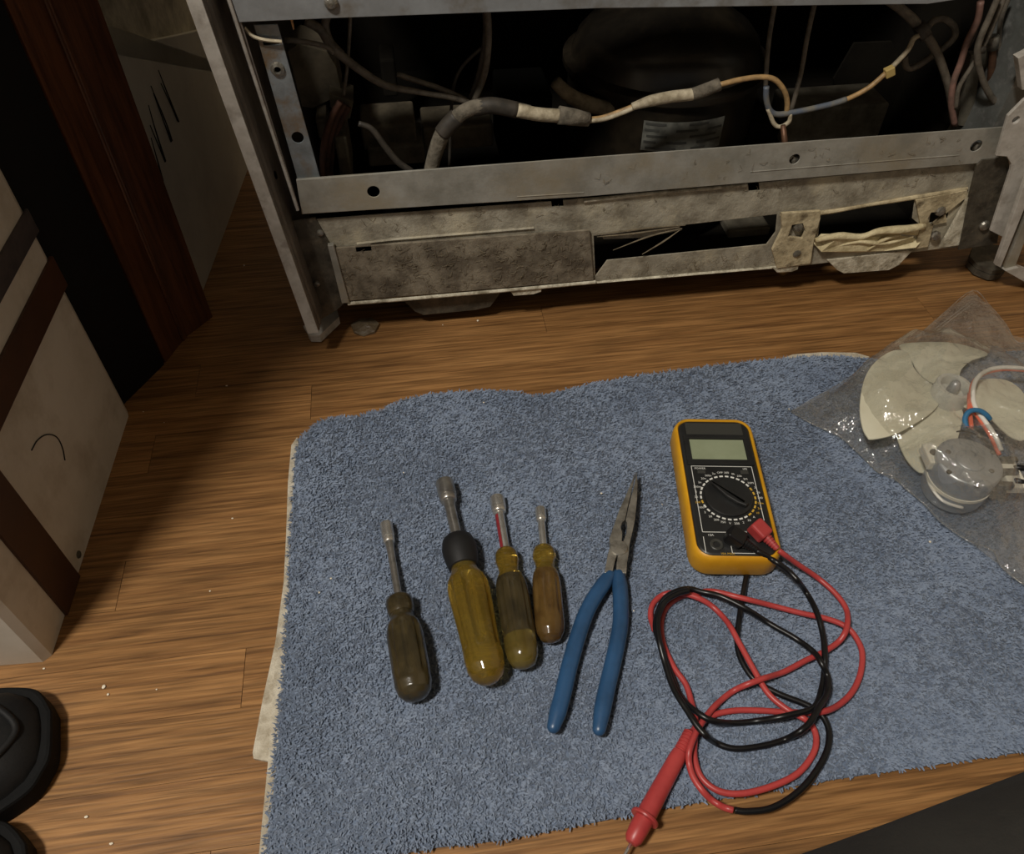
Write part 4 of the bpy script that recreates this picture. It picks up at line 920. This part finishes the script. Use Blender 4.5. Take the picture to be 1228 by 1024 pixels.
def mw_(pts, zs, r, m): return build('motor_wire', *tube(catmull([U(*cb(x, y), z) for (x, y), z in zip(pts, zs)], 6), r, 8), m, motor, True)
mw_([(742, 570), (720, 520), (690, 475), (655, 425), (645, 380), (655, 330), (690, 298), (745, 286), (830, 290), (900, 300)], [.05, .055, .058, .06, .06, .058, .055, .052, .05, .045], .0024, 'wire_white')
mw_([(735, 585), (705, 520), (678, 478), (645, 425), (637, 380), (648, 335), (686, 306), (745, 293), (830, 297), (900, 308)], [.047, .052, .055, .057, .057, .055, .052, .049, .047, .042], .0022, 'wire_red')
mw_([(640, 490), (636, 450), (632, 410), (634, 375)], [.058, .057, .056, .055], .0022, 'wire_red')
mw_([(490, 655), (500, 690), (530, 730), (560, 750), (610, 765)], [.034, .034, .034, .034, .030], .0016, 'wire_white')
build('cable_tie', *tube(catmull([U(*cb(x, y), z) for x, y, z in [(622, 492, .058), (618, 458, .062), (635, 435, .066), (665, 433, .066), (690, 447, .063), (702, 462, .058)]], 6), .0026, 10), 'tie_blue', motor, True)
# bag
bag_px = [cb(x, y) for x, y in [(25, 435), (110, 385), (200, 335), (300, 262), (400, 205), (450, 182), (545, 100), (645, 22), (700, 70), (760, 140), (800, 200), (900, 190), (1000, 230), (1060, 500), (1080, 900), (1000, 1120), (900, 1080), (830, 1030), (790, 1005), (740, 960), (720, 915), (690, 897), (640, 880), (590, 850), (530, 805), (480, 750), (420, 700), (370, 655), (320, 640), (270, 590), (190, 517), (100, 478)]]
bgp = np.array([U(x, y, .018)[:2] for x, y in bag_px])
hx, hy = hubc[:2]; mx, my_ = mtop[:2]
def bz(X, Y, d):
    dh = np.hypot(X-hx, Y-hy); dm = np.hypot(X-mx, Y-my_)
    sm = lambda q: np.clip(q, 0, 1)**2*(3-2*np.clip(q, 0, 1))
    z = .019 + .038*sm((.135-dh)/.055)
    z = np.maximum(z, .018 + .0535*sm(1-(dm-mr*1.12)/.045))
    z = np.maximum(z, .019 + .044*sm(1-(dh-hr*1.1)/.06))
    wx = X + .012*np.sin(37*Y+1) ; wy = Y + .012*np.sin(41*X)
    cr = 0
    for (a, b, p, am) in ((70, 40, 0, .0028), (-55, 80, 1, .0028), (120, -60, 2, .0018), (150, 120, .5, .0014), (-190, 70, 2.2, .0012), (30, 160, 1.7, .0016)):
        cr = cr + am*(1-2*np.abs(np.sin(.5*(a*wx+b*wy)+p))**.7)
    k = np.clip(d/.012, 0, 1)
    return .0165 + k*(z-.0165+.002) + (cr+.003)*np.clip(d/.02, 0, 1)*np.where(dm < mr*.9, .25, 1)
bag = thing('plastic_bag', (bgp.mean(0)[0], bgp.mean(0)[1], 0), 'clear crinkled plastic bag holding the fan wheel and motor', 'bag')
build('upper_film', *gridpoly(bgp, .0032, bz), 'film', bag, True)
build('lower_film', *gridpoly(bgp, .02, lambda X, Y, d: .0162 - .0022*np.clip(d/.02, 0, 1)), 'film', bag, True)
eb = [np.array([q[0], q[1], .0172]) for q in bgp]; build('film_edge', *tube(catmull(eb+[eb[0]], 4), .0008, 6), 'film', bag, True)
for off in (0, 5):
    zl = [U(*cb(x+off, y+off*1.4), .0215) for x, y in [(500, 168), (560, 120), (640, 60)]]; build('zip_seal', *tube(catmull(zl, 4), .0007, 6), 'film', bag, True)

# ================================================================== SHOES
def shoe(toe, ang, label):
    d = np.array([math.cos(ang), math.sin(ang), 0]); s = np.array([-d[1], d[0], 0])
    t = thing('shoe', toe - d*.14*np.array([1, 1, 0]), label, 'shoe', 'black shoes at the lower left')
    st = [0, .004, .012, .025, .045, .075, .11, .15, .19, .23, .26, .28, .286]
    wd = [.012, .026, .037, .045, .050, .052, .050, .044, .039, .037, .035, .028, .012]
    ht = [.020, .030, .040, .048, .054, .060, .072, .090, .098, .100, .100, .095, .08]
    def ring(i, k, z0, inset=0.): 
        return [toe - d*st[i] + s*k*wd[i]]
    V = []; seg = 17; F = []
    for i in range(len(st)):
        for k in range(seg):
            a = math.pi*k/(seg-1); y = math.cos(a); zz = math.sin(a)**.62
            V.append(toe - d*st[i] + s*wd[i]*y*(1-.12*zz) + np.array([0, 0, .016 + (ht[i]-.016)*zz]))
    for i in range(len(st)-1):
        for k in range(seg-1): F.append([i*seg+k, i*seg+k+1, (i+1)*seg+k+1, (i+1)*seg+k])
    F += [list(range(seg)), [(len(st)-1)*seg+k for k in range(seg)]]
    up_ = build('upper', V, F, 'shoe', t, True)
    out = [toe - d*(st[i]-(.006 if i == 0 else .004 if i < 3 else 0)) + s*(wd[i]+.006) for i in range(len(st))] + [toe - d*(st[i]-(.006 if i == 0 else .004 if i < 3 else 0)) - s*(wd[i]+.006) for i in reversed(range(len(st)))]
    out = catmull(out+[out[0]], 4)[:-1]
    v, f = plate([p*np.array([1, 1, 0]) for p in out], [], (0, 0, 0), (1, 0, 0), (0, 1, 0), .022, .003); build('sole', v, f, 'sole', t)
    for (ia, rr) in ((2, .003), (3, .0034)):
        arc = []
        for k in range(13):
            a = math.pi*(k+.5)/13; i = ia + (.0); y = math.cos(a); zz = math.sin(a)**.62; bend = .045*y*y
            stx = st[ia]+bend; wi = np.interp(stx, st, wd); hi_ = np.interp(stx, st, ht)
            arc.append(toe - d*stx + s*wi*y*(1-.12*zz) + np.array([0, 0, .016+(hi_-.016)*zz]))
        build('overlay_seam', *tube(catmull(arc, 3), rr, 8), 'shoe', up_, True)
    for k in range(4):
        x0 = .115+k*.02; hz = np.interp(x0, st, ht); build('lace', *tube(catmull([toe - d*x0 + s*yy + np.array([0, 0, hz+zz]) for yy, zz in ((-.022, -.008), (-.01, .0005), (.01, .0005), (.022, -.008))], 4), .0028, 8), 'sole', up_, True)
    return t
T1 = U(52, 880, .02); T1[2] = 0
shoe(T1, math.radians(12), 'black shoe whose toe enters at the lower left edge')
T2 = U(24, 1045, .02); T2[2] = 0
shoe(T2, math.radians(20), 'black shoe at the very bottom left corner, mostly cut off')

# ================================================================== PERSON (leg in dark trousers at the lower right corner)
ax0 = [(860, 1325, .16), (940, 1280, .15), (1040, 1232, .145), (1140, 1182, .14), (1270, 1120, .14), (1430, 1050, .14), (1520, 1015, .14)]
lp = [U(x, y, z) for x, y, z in ax0]
kn = lp[-1]
lp += [kn+np.array([.05, -.03, -.01]), kn+np.array([.07, -.10, -.03]), kn+np.array([.06, -.22, -.06]), kn+np.array([.02, -.38, -.085]), kn+np.array([-.02, -.46, -.09])]
pts = catmull(lp, 6)
person = thing('person', pts[len(pts)//2]*np.array([1, 1, 0]), 'leg of a person in dark trousers at the bottom right corner', 'person')
build('trouser_leg', *tube(pts, [.085, .085, .082, .08, .078, .077, .076, .074, .066, .06, .054, .05], 28, 1., True), 'trouser', person, True)

# ================================================================== CRUMBS
def crumb(x, y, z, r, label, group):
    p = U(x, y, z); bm = bmesh.new(); bmesh.ops.create_icosphere(bm, subdivisions=1, radius=r)
    k = [random.uniform(.7, 1.4) for _ in range(2)]
    v = [p + np.array([q.co.x*k[0]*random.uniform(.85, 1.15), q.co.y*k[1]*random.uniform(.85, 1.15), q.co.z*.7+r*.7]) for q in bm.verts]; bm.verts.index_update()
    f = [[q.index for q in fc.verts] for fc in bm.faces]; bm.free()
    tag(build('crumb', v, f, 'crumb'), label, 'crumb', group)
for x, y, r, w_ in [(293, 319, .0026, 'beside the refrigerator side wall'), (272, 463, .0017, 'between the black gap and the towel corner'), (172, 494, .0012, 'at the far corner of the white cabinet'), (279, 622, .0016, 'in the shadow edge left of the towel'), (125, 824, .0026, 'largest of those beside the black shoe'), (188, 827, .0014, 'midway between shoe and towel hem'), (53, 802, .0014, 'at the near corner of the white cabinet'), (130, 833, .0018, 'just below the largest one beside the shoe'), (104, 980, .0024, 'upper of two near the bottom left corner'), (134, 1012, .0022, 'lower of two near the bottom left corner'), (252, 709, .0012, 'left of the towel halfway down'), (573, 385, .002, 'in front of the refrigerator skid'), (531, 390, .0014, 'in front of the skid, the fainter one'), (197, 507, .001, 'below the black gap, smallest')]:
    crumb(x, y, 0, r*.62, 'tiny pale crumb on the floor ' + w_, 'crumbs on the floor')
for x, y, r, w_ in [(383, 711, .0018, 'brightest near its left edge'), (397, 694, .0012, 'above the brightest one at the left'), (721, 592, .0013, 'beside the pliers nose'), (760, 733, .0015, 'right of the blue grips'), (794, 605, .001, 'left of the multimeter'), (484, 567, .001, 'above the leftmost nut driver'), (946, 491, .0016, 'at the left tip of the plastic bag'), (1115, 650, .0014, 'below the plastic bag edge'), (580, 483, .0012, 'near the far towel edge')]:
    crumb(x, y, ZT+.001, r*.7, 'tiny white speck on the towel ' + w_, 'specks on the towel')
sc_ = [U(x, y, .001) for x, y in [(421, 391), (432, 384), (446, 383), (455, 390), (450, 399), (436, 403), (425, 400)]]
M['scrap'] = mat('scrap', c(150, 132, 106), .4, 0, c(120, 100, 74), 60, .8, 150, trans=.5)
cen = sum(sc_)/len(sc_) + np.array([0, 0, .006]); nsc = len(sc_)
vs_ = [p + np.array([0, 0, random.uniform(0, .004)]) for p in sc_] + [cen + np.array([.004, 0, 0])] + [p + np.array([0, 0, -.0006]) for p in sc_]
fs_ = [[i, (i+1) % nsc, nsc] for i in range(nsc)] + [[nsc+1+i, nsc+1+(i+1) % nsc, (i+1) % nsc, i] for i in range(nsc)] + [[nsc+1+i for i in range(nsc)][::-1]]
tag(build('plastic_scrap', vs_, fs_, 'scrap'), 'small crumpled translucent scrap on the floor by the left refrigerator corner', 'scrap')
